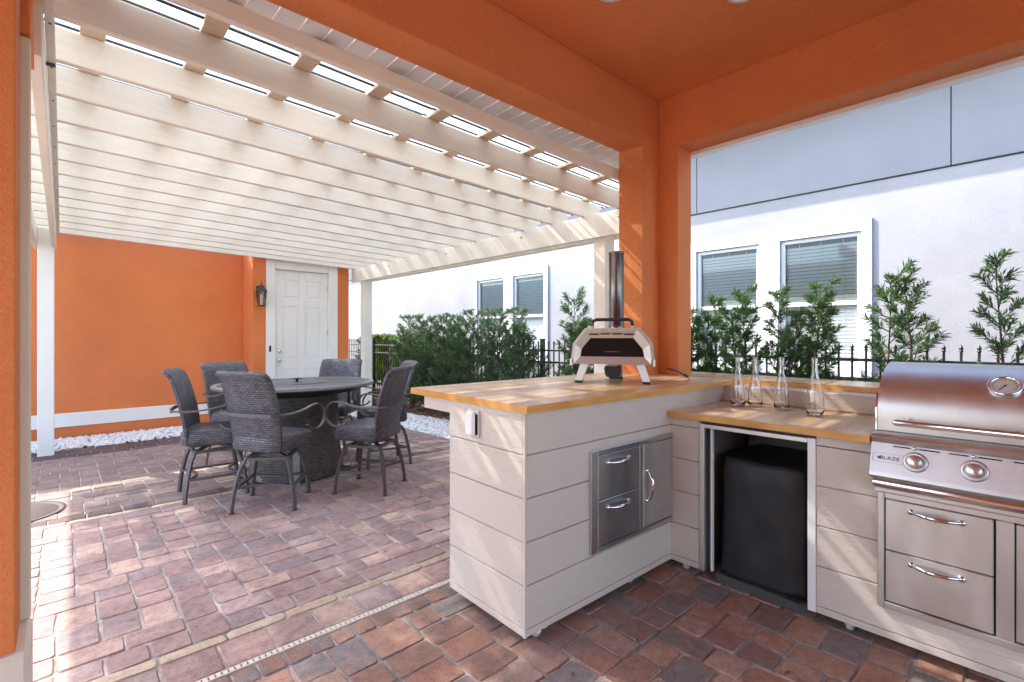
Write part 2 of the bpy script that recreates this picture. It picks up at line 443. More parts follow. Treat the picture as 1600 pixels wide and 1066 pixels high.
def uvgrid(name, P, mat, parent, thick=0.0, U=None, Vv=None, closed=False, loc=(0, 0, 0), rot=(0, 0, 0)):
    """a sheet of points P[row][col] with UVs in metres; thick > 0 gives it a back and edges"""
    nr, nc = len(P), len(P[0])
    P = [[Vector(p) for p in row] for row in P]
    me = bpy.data.meshes.new(name); bm = bmesh.new(); uvl = bm.loops.layers.uv.new('UVMap')
    def nrm(i, j):
        a = P[min(i + 1, nr - 1)][j] - P[max(i - 1, 0)][j]
        b = P[i][(j + 1) % nc] - P[i][j - 1] if closed else P[i][min(j + 1, nc - 1)] - P[i][max(j - 1, 0)]
        return b.cross(a).normalized()
    F = [[bm.verts.new(P[i][j]) for j in range(nc)] for i in range(nr)]
    du = [0]
    mid = nr // 2
    for j in range(1, nc + 1): du.append(du[-1] + (P[mid][j % nc] - P[mid][j - 1]).length)
    dv = [0]
    for i in range(1, nr): dv.append(dv[-1] + (P[i][nc // 2] - P[i - 1][nc // 2]).length)
    def quad(a, b, c, d, uv):
        f = bm.faces.new((a, b, c, d)); f.smooth = True
        for l, q in zip(f.loops, uv): l[uvl].uv = q
    cols = nc if closed else nc - 1
    B = [[bm.verts.new(P[i][j] - nrm(i, j) * thick) for j in range(nc)] for i in range(nr)] if thick else None
    for i in range(nr - 1):
        for j in range(cols):
            k = (j + 1) % nc
            uv = [(du[j], dv[i]), (du[j + 1], dv[i]), (du[j + 1], dv[i + 1]), (du[j], dv[i + 1])]
            quad(F[i][j], F[i][k], F[i + 1][k], F[i + 1][j], uv)
            if B: quad(B[i][k], B[i][j], B[i + 1][j], B[i + 1][k], [uv[1], uv[0], uv[3], uv[2]])
    if B:
        for i in range(nr - 1):
            if not closed:
                for j, fl in ((0, 0), (nc - 1, 1)):
                    q = (F[i][j], F[i + 1][j], B[i + 1][j], B[i][j]) if not fl else (F[i + 1][j], F[i][j], B[i][j], B[i + 1][j])
                    quad(*q, [(0, dv[i]), (0, dv[i + 1]), (thick, dv[i + 1]), (thick, dv[i])] if not fl else [(0, dv[i + 1]), (0, dv[i]), (thick, dv[i]), (thick, dv[i + 1])])
        for j in range(cols):
            k = (j + 1) % nc
            for i, fl in ((0, 0), (nr - 1, 1)):
                q = (F[i][k], F[i][j], B[i][j], B[i][k]) if not fl else (F[i][j], F[i][k], B[i][k], B[i][j])
                quad(*q, [(du[j], 0), (du[j + 1], 0), (du[j + 1], thick), (du[j], thick)])
    bm.to_mesh(me); bm.free(); me.materials.append(mat)
    o = bpy.data.objects.new(name, me); COL.objects.link(o); o.parent = parent; o.location = loc; o.rotation_euler = rot
    return o

SLOPE, Y0 = .0155, 2.5
def gz(y): return -SLOPE * max(0, y - Y0)
TILT = -math.atan(SLOPE)
def depth(x, y): return x * math.sin(YAW) + y * math.cos(YAW)
def px(x, y): return 800 + 767 * (x * math.cos(YAW) - y * math.sin(YAW)) / max(.1, depth(x, y))

# ================================================================== SETTING
g = MB().add([(-150, -150, -.42), (150, -150, -.42), (150, 150, -.42), (-150, 150, -.42)], [(0, 1, 2, 3)]).build('ground', M['lawn']); tag(g, kind='structure')
# patio base: joint sand under the pavers, falling gently away from the house
XR = 3.88                                            # right edge of the paving
pb = MB()
for (x0, x1, y0, y1) in ((-6, XR, 2.5, 8.47), (-6, 4.2, -4, 2.5)):
    pb.box((x0, y0, -.30), (x1, y1, -.0065))
for i, q in enumerate(pb.v):
    if q[1] > 2.5: pb.v[i] = (q[0], q[1], q[2] + gz(q[1]))
patio = pb.build('patio', M['sand']); tag(patio, kind='structure')

def paver_mesh(L, W, var, name, seed):
    rg = random.Random(seed); b = MB()
    offs = [(rg.uniform(-1, 1), rg.uniform(-1, 1)) for _ in range(12)]
    def ring(ins, z, j):
        x0, x1, y0, y1 = -L / 2 + ins, L / 2 - ins, -W / 2 + ins, W / 2 - ins; cc = .009
        base = [(x0 + cc, y0), (0, y0), (x1 - cc, y0), (x1, y0 + cc), (x1, 0), (x1, y1 - cc), (x1 - cc, y1), (0, y1), (x0 + cc, y1), (x0, y1 - cc), (x0, 0), (x0, y0 + cc)]
        return [(p[0] + o[0] * j, p[1] + o[1] * j, z) for p, o in zip(base, offs)]
    r0, r1, r2 = ring(.001, -.035, .002), ring(.0015, -.0065, .0028), ring(.0075, 0, .0034)
    n = 12; fs = []
    for k in (0, n):
        for i in range(n): fs.append((k + i, k + (i + 1) % n, k + n + (i + 1) % n, k + n + i))
    b.add(r0 + r1 + r2, fs, True)
    b.add(r2, [tuple(range(n))], False)
    return b
rects = []                                            # (x, y, L, W, material, hides)
GAP = .0045
def rows(x0, x1, y0, y1, mat, lens, wids, seed):
    rg = random.Random(seed); y = y0; prev = None
    while y < y1 - .03:
        wd = rg.choice(wids)
        if y + wd > y1 or y1 - (y + wd) < .06: wd = y1 - y
        x = x0 + rg.uniform(-.15, 0)
        while x < x1 - .02:
            ln = rg.choice(lens)
            if x + ln > x1: ln = x1 - x
            if ln > .05: rects.append((x + ln / 2, y + wd / 2, ln - GAP, wd - GAP, mat))
            x += ln
        y += wd
U = .0755
def modular(x0, x1, y0, y1, mat, seed, shapes=((2, 2), (3, 2), (2, 3), (3, 2), (2, 2), (2, 3))):
    """random pattern of three paver sizes on a half-paver grid"""
    rg = random.Random(seed); nx, ny = int(round((x1 - x0) / U)), int(round((y1 - y0) / U)); uy = (y1 - y0) / ny
    used = np.zeros((ny, nx), bool)
    for j in range(ny):
        i = 0
        while i < nx:
            if used[j, i]: i += 1; continue
            run = 1
            while i + run < nx and not used[j, i + run]: run += 1
            opts = [q for q in shapes if q[0] <= run and run - q[0] != 1] or [(run, 2)]
            w_, h_ = rg.choice(opts)
            left = ny - j
            h_ = min(h_, left)
            if left - h_ == 1: h_ = left if left <= 3 else 2
            used[j:j + h_, i:i + w_] = True
            rects.append((x0 + (i + w_ / 2) * U, y0 + (j + h_ / 2) * uy, w_ * U - GAP, h_ * uy - GAP, mat))
            i += w_
modular(-.9, 4.03, -1.6, 2.12, 'paver_porch', 3, ((3, 2), (2, 3), (2, 2), (3, 2), (2, 2)))
rows(-.9, 4.0, 2.12, 2.235, 'paver_porch', [.10, .10, .10], [.115], 4)
rows(-.9, 4.0, 2.271, 2.481, 'paver', [.205], [.21], 5)
rows(-.9, XR, 2.481, 2.559, 'paver_cream', [.255], [.078], 6)
modular(-.925, XR, 2.559, 4.92, 'paver', 7)
rows(-.9, XR, 4.92, 4.998, 'paver_cream', [.255], [.078], 8)
rows(-.9, XR, 4.998, 5.14, 'paver_dark', [.22], [.145], 9)
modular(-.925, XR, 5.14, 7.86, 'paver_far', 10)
for k in range(4): rows(-.9, XR, 7.86 + .15 * k, 7.86 + .15 * (k + 1), 'paver_dark', [.30, .225], [.15], 11 + k)
LID = (-.33, 5.5, .36)
def seen(r):
    x, y = r[0], r[1]; d = depth(x, y)
    if d < 1.2 or math.hypot(x - LID[0], y - LID[1]) < LID[2] + .02: return 0
    p = px(x, y)
    if p < 20 or p > 1640 or 524 + 767 * (H - gz(y)) / d > 1110: return 0
    if 1.5 < x < 2.66 and 1.55 < y < 2.12: return 0
    if x > 2.72 and y < 2.25 and not (y > .74 and y < 1.35): return 0
    if x > 1.5 + .02 and y > 2.0 and y < 2.3 and x > 1.72: return 0
    # behind the bar cabinet
    if y > 2.1 and px(x, y) > 706 : return 0
    return r[2] * r[3] / d ** 3
order = sorted(rects, key=seen, reverse=True)
cache = {}
near = order[:295]
for i, (x, y, L, W, mt) in enumerate(near):
    key = (round(L, 3), round(W, 3), mt, i % 4)
    if key not in cache: cache[key] = paver_mesh(L, W, i % 4, 'brick', hash((key[0], key[1], i % 4)) % 9999).mesh('brick', M[mt])
    inst(cache[key], 'brick', patio, (x, y, gz(y) + random.uniform(-.002, .002)), (random.gauss(0, .006) + (TILT if y > Y0 else 0), random.gauss(0, .006), random.gauss(0, .006) + (math.pi if i % 2 else 0)))
far = {}
for i, (x, y, L, W, mt) in enumerate(order[295:]):
    if math.hypot(x - LID[0], y - LID[1]) < LID[2] - .02: continue
    b = far.setdefault(mt, MB())
    T = Matrix.Translation((x, y, gz(y) + random.uniform(-.002, .002))) @ Matrix.Rotation(random.gauss(0, .006) + (TILT if y > Y0 else 0), 4, 'X') @ Matrix.Rotation(random.gauss(0, .006), 4, 'Y')
    p = paver_mesh(L, W, 0, 'x', i); b.add(p.v, p.f, True, T)
fb = MB(); mats = []; mi = []
for k, (mt, b) in enumerate(far.items()):
    fb.add(b.v, b.f, True); mats.append(M[mt]); mi += [k] * len(b.f)
o = fb.build('far_pavers', mats, patio); o.data.polygons.foreach_set('material_index', mi); tag(o, kind='stuff')

# slotted channel drain
dr = thing('channel_drain', 'narrow cream slotted channel drain running across the paving', 'drain', (0, 2.253, 0))
b = MB()
b.box((-.9, -.0165, -.04), (4.0, -.0115, .002), .001); b.box((-.9, .0115, -.04), (4.0, .0165, .002), .001)
b.build('channel_frame', M['cream'], dr)
MB().box((-.9, -.0115, -.05), (4, .0115, -.02)).build('channel', M['void'], dr)
gm = MB().box((-.0085, -.0115, -.018), (.0085, .0115, .0015)).mesh('grate_bar', M['cream'])
k = 0; x = -.1; b = MB()
while x < 4.0:
    if k < 170: inst(gm, 'grate_bar', dr, (x, 0, 0))
    else: b.box((x - .0085, -.0115, -.018), (x + .0085, .0115, .0015))
    x += .0235; k += 1
if b.v: tag(b.build('far_grate_bars', M['cream'], dr), kind='stuff')

lid = thing('round_cover', 'round brown utility cover let into the pavers beside the left column', 'cover', (LID[0], LID[1], gz(LID[1])), rx=TILT)
MB().lathe([(0, .004), (.30, .004), (.31, -.002), (.318, -.002), (.322, .005), (LID[2] - .004, .005), (LID[2], -.02), (LID[2], -.05)], 48).build('lid', M['round_lid'], lid)

dk = MB().box((-14, -16, -.3), (12, -4.05, -.02)).build('bounce_deck', M['deck']); tag(dk, kind='structure')  # unseen pale deck, added to bounce sunlight up into the porch
MB().box((-14, -4.0, -.3), (-6.05, 2.5, -.03)).build('bounce_deck', M['deck'])['kind'] = 'structure'  # same added deck on the left, throwing light at the steel
# beds
bed = MB()
bed.add([(-6, 8.47, gz(8.47) - .03), (XR, 8.47, gz(8.47) - .03), (XR, 2.30, -.03), (12.0, 2.30, -.06), (12, 16, -.12), (-6, 16, -.12)], [(0, 1, 5), (1, 4, 5), (1, 2, 3), (1, 3, 4)])
bed.add([(4.2, 2.3, -.06), (4.2, -6, -.06), (12, -6, -.06), (12, 2.3, -.06)], [(0, 1, 2, 3)])
tag(bed.build('garden_bed', M['soil']), kind='structure')

def scatter_stones(name, mat, n, area, size, seed, flat=.6, chips=False, heap=lambda x, y: 0):
    rg = np.random.RandomState(seed)
    ico = [(0, 0, 1)] + [(.894 * math.cos(k * 1.2566), .894 * math.sin(k * 1.2566), .447) for k in range(5)] + [(.894 * math.cos(k * 1.2566 + .628), .894 * math.sin(k * 1.2566 + .628), -.447) for k in range(5)] + [(0, 0, -1)]
    fi = [(0, 1 + k, 1 + (k + 1) % 5) for k in range(5)] + [(1 + k, 6 + k, 1 + (k + 1) % 5) for k in range(5)] + [(1 + (k + 1) % 5, 6 + k, 6 + (k + 1) % 5) for k in range(5)] + [(11, 6 + (k + 1) % 5, 6 + k) for k in range(5)]
    bx = [(-1, -1, -1), (1, -1, -1), (1, 1, -1), (-1, 1, -1), (-1, -1, 1), (1, -1, 1), (1, 1, 1), (-1, 1, 1)]
    fx = [(0, 3, 2, 1), (4, 5, 6, 7), (0, 1, 5, 4), (1, 2, 6, 5), (2, 3, 7, 6), (3, 0, 4, 7)]
    bv, bf = (bx, fx) if chips else (ico, fi)
    bv = np.array(bv); V = []; F = []
    for i in range(n):
        x, y = area(rg)
        s = rg.uniform(*size)
        sc = np.array([s * rg.uniform(1.2, 2.2), s * rg.uniform(.5, .9), s * .22]) if chips else np.array([s * rg.uniform(.8, 1.3), s * rg.uniform(.7, 1.1), s * flat * rg.uniform(.8, 1.2)])
        e = np.array(Matrix.Rotation(rg.uniform(0, 6.28), 3, 'Z') @ Matrix.Rotation(rg.normal(0, .35), 3, 'X') @ Matrix.Rotation(rg.normal(0, .35), 3, 'Y'))
        q = bv * (1 if chips else 1 + rg.normal(0, .10, (len(bv), 1))) * sc
        q = q @ e.T + (x, y, gz(y) - .02 + heap(x, y) + rg.uniform(0, .025))
        o = len(V) * len(bv); V.append(q); F += [tuple(o + t for t in f) for f in bf]
    me = bpy.data.meshes.new(name); me.from_pydata(np.concatenate(V).tolist(), [], F); me.materials.append(mat)
    if not chips: me.polygons.foreach_set('use_smooth', [True] * len(F))
    o = bpy.data.objects.new(name, me); COL.objects.link(o)
    return tag(o, kind='stuff')
scatter_stones('white_pebbles', M['pebble'], 5200, lambda r: (r.uniform(-1.2, 4.0), 8.50 + .62 * r.uniform(0, 1)), (.018, .034), 1, heap=lambda x, y: .05 * math.sin(min(1, max(0, (y - 8.47) / .4)) * 1.5))
def right_bed(r):
    y = 3.2 + 6.0 * r.uniform(0, 1)
    return (XR + .03 + .96 * r.uniform(0, 1), y)
o = scatter_stones('white_gravel', M['pebble'], 9000, right_bed, (.013, .026), 2)
scatter_stones('bark_mulch', M['chip'], 9000, lambda r: (r.uniform(4.78, 6.2), r.uniform(3.0, 12.5)), (.014, .032), 3, chips=True, heap=lambda x, y: .03)

# ================================================================== OUR HOUSE
house = thing('porch_house', 'orange stucco porch with square column, deep beams and ceiling round the outdoor kitchen', 'house')
XI, XO, YI, YO = 3.478, 3.684, 2.085, 2.296          # inner and outer wall faces
BZ, CZ = 2.82, 3.212
def hb(name, a, b, mat='orange', c=.004): return MB().box(a, b, c).build(name, M[mat], house)
L = [(3.255, YI), (XI, YI), (XI, 1.916), (XO, 1.916), (XO, YO), (3.255, YO)]
MB().prism(L, -.1, BZ).build('corner_column', M['orange'], house)
hb('beam', (-1.6, YI, BZ), (XO, YO, 3.6))
hb('beam', (XI, -3.2, BZ), (XO, YI - .0015, 3.6))
hb('ceiling', (-1.6, -3.2, CZ), (XI - .0015, YI - .0015, 3.4), 'orange')
hb('column', (-.62, YI, -.1), (-.103, YO, BZ - .001), 'orange')
hb('beam', (-1.8, -3.2, BZ), (-1.6015, YO, 3.6)); hb('side_wall', (-1.8, -3.2, -.1), (-1.602, .75, BZ - .001)); hb('rear_column', (XI - .2, -3.4, -.1), (XO, -3.0, BZ - .001)); hb('beam', (-1.8, -3.4, BZ), (XI - .002, -3.2015, 3.6))  # porch side wall is unseen, added to cut left light and brown steel reflections
hb('base_trim', (-.65, YI - .03, -.05), (-.073, YO + .03, .42), 'cream', .012)
hb('corner_board', (-.22, YO + .002, .42), (-.078, YO + .045, 2.36), 'cream')
hb('eave_block', (-.62, YO + .002, 2.37), (-.078, 2.60, 3.6), 'orange')
hb('drip_edge', (XO + .001, -3.2, BZ - .026), (XO + .07, YO, BZ + .03), 'vinyl', .003)
hb('roof_deck', (-2.0, -3.6, 3.602), (4.15, 2.70, 3.78), 'roof_shingle')
hb('fascia', (-1.8, 2.641, 2.866), (4.1, 2.665, 3.10), 'white')
sp = MB().box((0, YO + .001, 2.868), (.114, 2.64, 2.874)).add([(0.116, YO + .001, 2.871), (.118, YO + .001, 2.862), (.120, YO + .001, 2.871), (.116, 2.64, 2.871), (.118, 2.64, 2.862), (.120, 2.64, 2.871)], [(0, 1, 4, 3), (1, 2, 5, 4)]).mesh('soffit_panel', M['soffit'])
for k in range(36): inst(sp, 'soffit_panel', house, (-.1 + k * .12, 0, 0))
for (x, y) in ((2.166, 1.569), (2.689, 1.099)):
    t = thing('ceiling_light', 'round white ceiling light, unlit, %s' % ('over the bar counter' if x < 2.5 else 'over the grill counter'), 'light', (x, y, CZ - .001), group='ceiling lights on the orange porch ceiling')
    MB().lathe([(.0, -.012), (.055, -.012), (.062, -.016)], 32).build('lens', M['vinyl'], t)
    MB().lathe([(.062, -.016), (.085, -.012), (.092, 0)], 32).build('trim_ring', M['white'], t)

# ------------------------------------------------------------------ garage wing at the far end
gar = thing('garage_wing', 'orange stucco garage wing with white six panel door and white base band', 'house')
def gb(name, a, b, mat='orange_smooth', c=.004, p=None): return MB().box(a, b, c).build(name, M[mat], p or gar)
YW, YD = 9.2, 8.63
gb('wall', (-5.5, YW, -.4), (2.255, YW + .25, 2.95))
gb('wall', (2.255, YD, -.4), (2.452, YD + .82, 2.95)); gb('wall', (3.645, YD, -.4), (3.862, YD + .82, 2.95)); gb('wall', (2.4535, YD, 2.61), (3.6435, YD + .82, 2.95))
gb('base_band', (-5.5, YW - .022, .10), (2.253, YW - .001, .29), 'white')
gb('roof', (-5.7, 9.3, 2.952), (4.0, 15, 3.1), 'roof_shingle'); gb('side_wall', (3.70, YD + .822, -.4), (3.86, 15, 2.95))
gb('casing', (2.4525, YD - .028, -.1), (2.592, YD + .05, 2.61), 'white'); gb('casing', (3.484, YD - .028, -.1), (3.645, YD + .05, 2.61), 'white'); gb('casing', (2.594, YD - .028, 2.464), (3.482, YD + .05, 2.609), 'white')
gb('threshold', (2.594, YD - .03, -.1), (3.482, YD + .05, .03), 'cream')
b = MB(); x0, x1, z0, z1, yf = 2.596, 3.480, .034, 2.460, YD + .022
b.box((x0, yf + .012, z0), (x1, yf + .045, z1))
st = .13; mid = (x0 + x1) / 2
zs = [z0 + .24, .80, .96, 1.86, 1.99, z1 - .16]
for a, c in ((x0, x0 + st), (mid - .055, mid + .055), (x1 - st, x1)): b.box((a, yf, z0), (c, yf + .0115, z1), .004)
for a, c in ((z0, zs[0]), (zs[1], zs[2]), (zs[3], zs[4]), (zs[5], z1)):
    for p, q in ((x0 + st, mid - .055), (mid + .055, x1 - st)): b.box((p, yf, a), (q, yf + .0115, c), .004)
door = b.build('door', M['white'], gar)
pm = {}
for za, zb in ((zs[0], zs[1]), (zs[2], zs[3]), (zs[4], zs[5])):
    for p, q in ((x0 + st, mid - .055), (mid + .055, x1 - st)):
        MB().box((p + .035, yf + .003, za + .035), (q - .035, yf + .014, zb - .035), .009).build('panel', M['white'], door)
TY = Matrix.Rotation(math.pi / 2, 4, 'X')
for z, nm in ((1.104, 'deadbolt'), (.955, 'door_knob')):
    MB().lathe([(.0, .055), (.02, .055), (.027, .045), (.027, .03), (.012, .02), (.012, .008), (.033, .006), (.033, 0)] if nm == 'door_knob' else [(0, .02), (.022, .02), (.030, .012), (.032, 0)], 20, T=Matrix.Translation((2.667, yf, z)) @ TY).build(nm, M['chrome'], door)
for z in (.35, 1.42, 2.2): MB().box((3.468, yf - .008, z - .05), (3.492, yf + .002, z + .05), .002).build('hinge', M['dial'], door)
gb('doorbell', (2.495, YD - .045, 1.10), (2.522, YD - .028, 1.20), 'black_rubber', .004)

# carriage lantern on the wall
la = thing('wall_lantern', 'dark carriage lantern on the orange wall left of the white door', 'lantern', (2.352, YD, 2.0))
MB().box((-.045, -.02, -.02), (.045, -.001, .17), .006).build('back_plate', M['lantern'], la)
MB().tube([(0, -.02, .12), (0, -.06, .17), (0, -.11, .17), (0, -.125, .14)], .008, 8).build('arm', M['lantern'], la)
MB().lathe([(0, .23), (.008, .225), (.012, .21), (.006, .20), (.014, .185), (.035, .165), (.095, .085), (.098, .075), (.0, .075)], 4, T=Matrix.Translation((0, -.125, 0)) @ Matrix.Rotation(math.pi / 4, 4, 'Z'), smooth=False).build('roof', M['lantern'], la)
b = MB()
for sx, sy in ((-1, -1), (1, -1), (1, 1), (-1, 1)): b.tube([(sx * .06, -.125 + sy * .06, .078), (sx * .04, -.125 + sy * .04, -.145)], .006, 6)
b.box((-.048, -.173, -.165), (.048, -.077, -.145), .004)
b.build('cage', M['lantern'], la)
b = MB()
for k in range(4):
    T = Matrix.Translation((0, -.125, 0)) @ Matrix.Rotation(k * math.pi / 2, 4, 'Z')
    b.add([(-.038, -.038, -.143), (.038, -.038, -.143), (.058, -.058, .076), (-.058, -.058, .076)], [(0, 1, 2, 3)], T=T)
b.build('glass', M['lamp_glass'], la)
MB().lathe([(.001, .03), (.02, .02), (.026, 0), (.022, -.06), (.015, -.12), (.012, -.144)], 14, T=Matrix.Translation((0, -.125, 0))).build('bulb', M['bulb'], la)

# ------------------------------------------------------------------ neighbour's house
XN = 7.4
nb = thing('neighbour_house', 'pale stucco house next door with pale grey upper panels and paired windows', 'house')
wins = []
for lo, hi in ((.2127, .3414), (.378, .507), (.9555, 1.0845), (1.1263, 1.2585)):
    wins.append((lo * XN, hi * XN))
WZ0, WZ1 = .95, 2.68
# wall as one mesh with real openings
ys = [-7.0]
for a, c in wins: ys += [a, c]
ys.append(18.0)
b = MB()
for i in range(0, len(ys), 2): b.box((XN, ys[i], -.45), (XN + .22, ys[i + 1], 3.27))
for a, c in wins:
    b.box((XN, a, -.45), (XN + .22, c, WZ0)); b.box((XN, a, WZ1), (XN + .22, c, 3.27))
b.build('wall', M['neighbour'], nb)
ux = [-7.0, -5.27, -2.27, .735, 3.74, 6.74, 9.74, 12.74, 15.74, 18]
for i in range(len(ux) - 1): MB().box((XN - .022, ux[i] + .005, 3.285), (XN + .2, ux[i + 1] - .005, 4.574), .004).build('upper_panel', M['panel'], nb)
MB().box((XN + .02, -7, 3.26), (XN + .2, 18, 4.574)).build('backing', M['seam'], nb)
MB().box((XN - .62, -7.3, 4.575), (XN + 4, 18.3, 4.9), .01).build('eave', M['white'], nb)
MB().prism([(XN - .70, 4.901), (XN + 4.5, 6.8), (XN + 4.5, 4.901)], -7.3, 18.3, T=Matrix(((1, 0, 0, 0), (0, 0, 1, 0), (0, 1, 0, 0), (0, 0, 0, 1)))).build('roof', M['roof_shingle'], nb)
MB().box((XN + 1.2, -7, -.4), (XN + 1.3, 18, 4.7)).build('room_wall', M['dark_room'], nb)
# surround board round each pair
for (a, c) in ((wins[0][0], wins[1][1]), (wins[2][0], wins[3][1])):
    t_ = .105; zt = WZ1 + .15
    q = MB()
    q.box((XN - .030, a - t_, WZ0 - .12), (XN - .001, a, zt), .003); q.box((XN - .030, c, WZ0 - .12), (XN - .001, c + t_, zt), .003)
    m0, m1 = (wins[0][1], wins[1][0]) if a == wins[0][0] else (wins[2][1], wins[3][0])
    q.box((XN - .030, m0, WZ0 - .12), (XN - .001, m1, zt), .003)
    for p0, p1 in ((a, m0), (m1, c)):
        q.box((XN - .0295, p0 + .0005, WZ1), (XN - .001, p1 - .0005, zt - .001), .003); q.box((XN - .05, p0 + .0005, WZ0 - .12), (XN - .001, p1 - .0005, WZ0), .003)
    q.build('window_surround', M['vinyl'], nb)
slat = None
for a, c in wins:
    zm = (WZ0 + WZ1) / 2 - .03; xf = XN + .020
    q = MB(); e = .055
    q.box((xf, a + .001, WZ0 + .001), (xf + .06, a + e, WZ1 - .001), .004); q.box((xf, c - e, WZ0 + .001), (xf + .06, c - .001, WZ1 - .001), .004)
    q.box((xf + .001, a + e, WZ1 - e), (xf + .059, c - e, WZ1 - .001), .004); q.box((xf + .001, a + e, WZ0 + .001), (xf + .059, c - e, WZ0 + e), .004)
    q.box((xf - .006, a + e, zm - .028), (xf + .05, c - e, zm + .028), .004)
    wf = q.build('window', M['vinyl'], nb)
    MB().add([(xf + .035, a + e, zm + .028), (xf + .035, c - e, zm + .028), (xf + .035, c - e, WZ1 - e), (xf + .035, a + e, WZ1 - e)], [(3, 2, 1, 0)]).build('pane', M['pane'], wf)
    MB().add([(xf + .025, a + e, WZ0 + e), (xf + .025, c - e, WZ0 + e), (xf + .025, c - e, zm - .028), (xf + .025, a + e, zm - .028)], [(3, 2, 1, 0)]).build('screen', M['screen'], wf)
    wd = c - a - .10
    sm = MB().box((-.024, -wd / 2, -.0012), (.024, wd / 2, .0012)).mesh('slat', M['blind'])
    z = WZ0 + .07
    while z < WZ1 - .08:
        inst(sm, 'slat', wf, (xf + .080, (a + c) / 2, z), (0, R(-66), 0)); z += .048
    lad = MB()
    for yy in (a + .22, (a + c) / 2, c - .22): lad.box((xf + .061, yy - .003, WZ0 + .05), (xf + .063, yy + .003, WZ1 - .06))
    lad.build('ladder_tape', M['blind'], wf)

# ================================================================== PERGOLA
pg = thing('pergola', 'white timber pergola with corrugated clear roof over the dining patio', 'pergola')
JZ = lambda x: 2.675 - .0262 * (x + .05)             # underside of the joists, falling to the right
def jrot(): return (0, math.atan(.0262), 0)
NJ, JS, J0 = 15, .4445, 2.325
xa, xb = -1.05, 4.16  # joists run on unseen at the left to carry the added shading overhang
jm = []
for q in range(3):
    b = MB().box((xa, -.041, 0), (xb, 0, .158), .004)
    jm.append(b.mesh('joist', M['timber']))
for k in range(NJ):
    if k: inst(jm[k % 3], 'joist', pg, (0, J0 + k * JS, 2.675 - .0262 * .05), jrot())
MB().box((xa, YO + .003, 0), (xb, YO + .040, .080), .004).build('ledger', M['timber'], pg, (0, 0, 2.675 - .0262 * .05 + .018), jrot())
# battens across the joists
PZ = 2.675 + .1385
for k in range(-3, 9):
    x = .535 + .424 * k
    MB().box((x - .048, 2.46, 0), (x + .048, 8.62, .022), .002).build('purlin', M['purlin'], pg, (0, 0, JZ(x) + .1588))
# corrugated roof sheets, ribs along the joists
W_ = .745
def sheet_mesh(xs, xe, mt='sheet'):
    b = MB(); y = 0; prof = []
    while y < W_ - .01:
        for dy, dz in ((0, 0), (.060, 0), (.064, -.009), (.070, -.009), (.074, .020), (.100, .020)):
            prof.append((y + dy, dz))
        y += .1095
    prof.append((y, 0))
    vs = [(x, p[0], p[1]) for x in (xs, xe) for p in prof]; n = len(prof)
    fs = [(i, i + 1, n + i + 1, n + i) for i in range(n - 1)]
    b.add(vs, fs)
    idx = [0] * len(fs)
    r = MB()
    for i in range(n - 1):
        if min(prof[i + 1][1], prof[i][1]) < -.001: idx[i] = 1
    me = b.mesh('roof_sheet', [M[mt], M['rib']]); me.polygons.foreach_set('material_index', idx)
    return me
sA, sB = sheet_mesh(-1.2, 1.75), sheet_mesh(1.68, 4.36)  # unseen left overhang added to shade the front-left paving
sC, sD = sheet_mesh(-1.2, 1.75, 'sheet_clear'), sheet_mesh(1.68, 4.36, 'sheet_clear')
for k in range(9):
    y = 2.495 + k * .71
    inst(sA if 1 < k < 7 else sC, 'roof_sheet', pg, (0, y, 2.675 + .1935 - .0013 + (k % 2) * .002), jrot())  # end rows made clearer to let sun onto counters and far paving
    inst(sB if 1 < k < 7 else sD, 'roof_sheet', pg, (0, y, 2.675 + .1935 - .0013 + .0045 + (k % 2) * .002), jrot())
# edge boards
BB = lambda x: JZ(x) - .001
MB().box((-.098, 2.62, 2.44), (-.056, 8.55, BB(-.056)), .004).build('beam_board', M['timber'], pg)
MB().box((-.262, 2.62, 2.44), (-.222, 8.55, BB(-.222)), .004).build('beam_board', M['timber'], pg)
MB().box((-.053, 2.40, BB(-.05) - .035), (-.022, 8.45, BB(-.022) - .003), .003).build('nailer', M['timber'], pg)
MB().box((3.90, 2.32, 2.335), (3.939, 8.60, BB(3.94)), .004).build('beam_board', M['timber'], pg)
MB().box((4.092, 2.32, 2.335), (4.13, 8.60, BB(4.13)), .004).build('beam_board', M['timber'], pg)
for (x0, y0, top) in ((-.221, 8.17, BB(-.07)), (3.9405, 8.17, BB(4.09) - .002), (3.9405, 2.62 + .32, BB(4.09) - .002)):
    MB().box((x0, y0, gz(y0) - .1), (x0 + .15, y0 + .145, top), .006).build('post', M['white'] if x0 < 0 else M['timber'], pg)
bolt = MB().lathe([(0, .008), (.009, .008), (.011, .004), (.018, .003), (.018, 0)], 10).mesh('bolt', M['dial'])
for y in (2.75, 4.1, 5.6, 7.2, 8.25):
    inst(bolt, 'bolt', pg, (3.90, y, 2.50), (0, -math.pi / 2, 0))
nail = MB().lathe([(0, .004), (.005, .003), (.005, 0)], 8).mesh('nail', M['rib'])
for k in range(1, NJ): inst(nail, 'nail', pg, (-.037, J0 + k * JS - .02, BB(-.04) - .0352), (math.pi, 0, 0))
for k in range(1, NJ): inst(bolt, 'bolt', pg, (3.885, J0 + k * JS - .02, JZ(3.885) - .0005), (math.pi, 0, 0), (.7, .7, .7))
MB().box((-.0565, 3.14, 2.622), (-.022, 3.150, 2.637), .002).build('clip', M['rib'], pg)

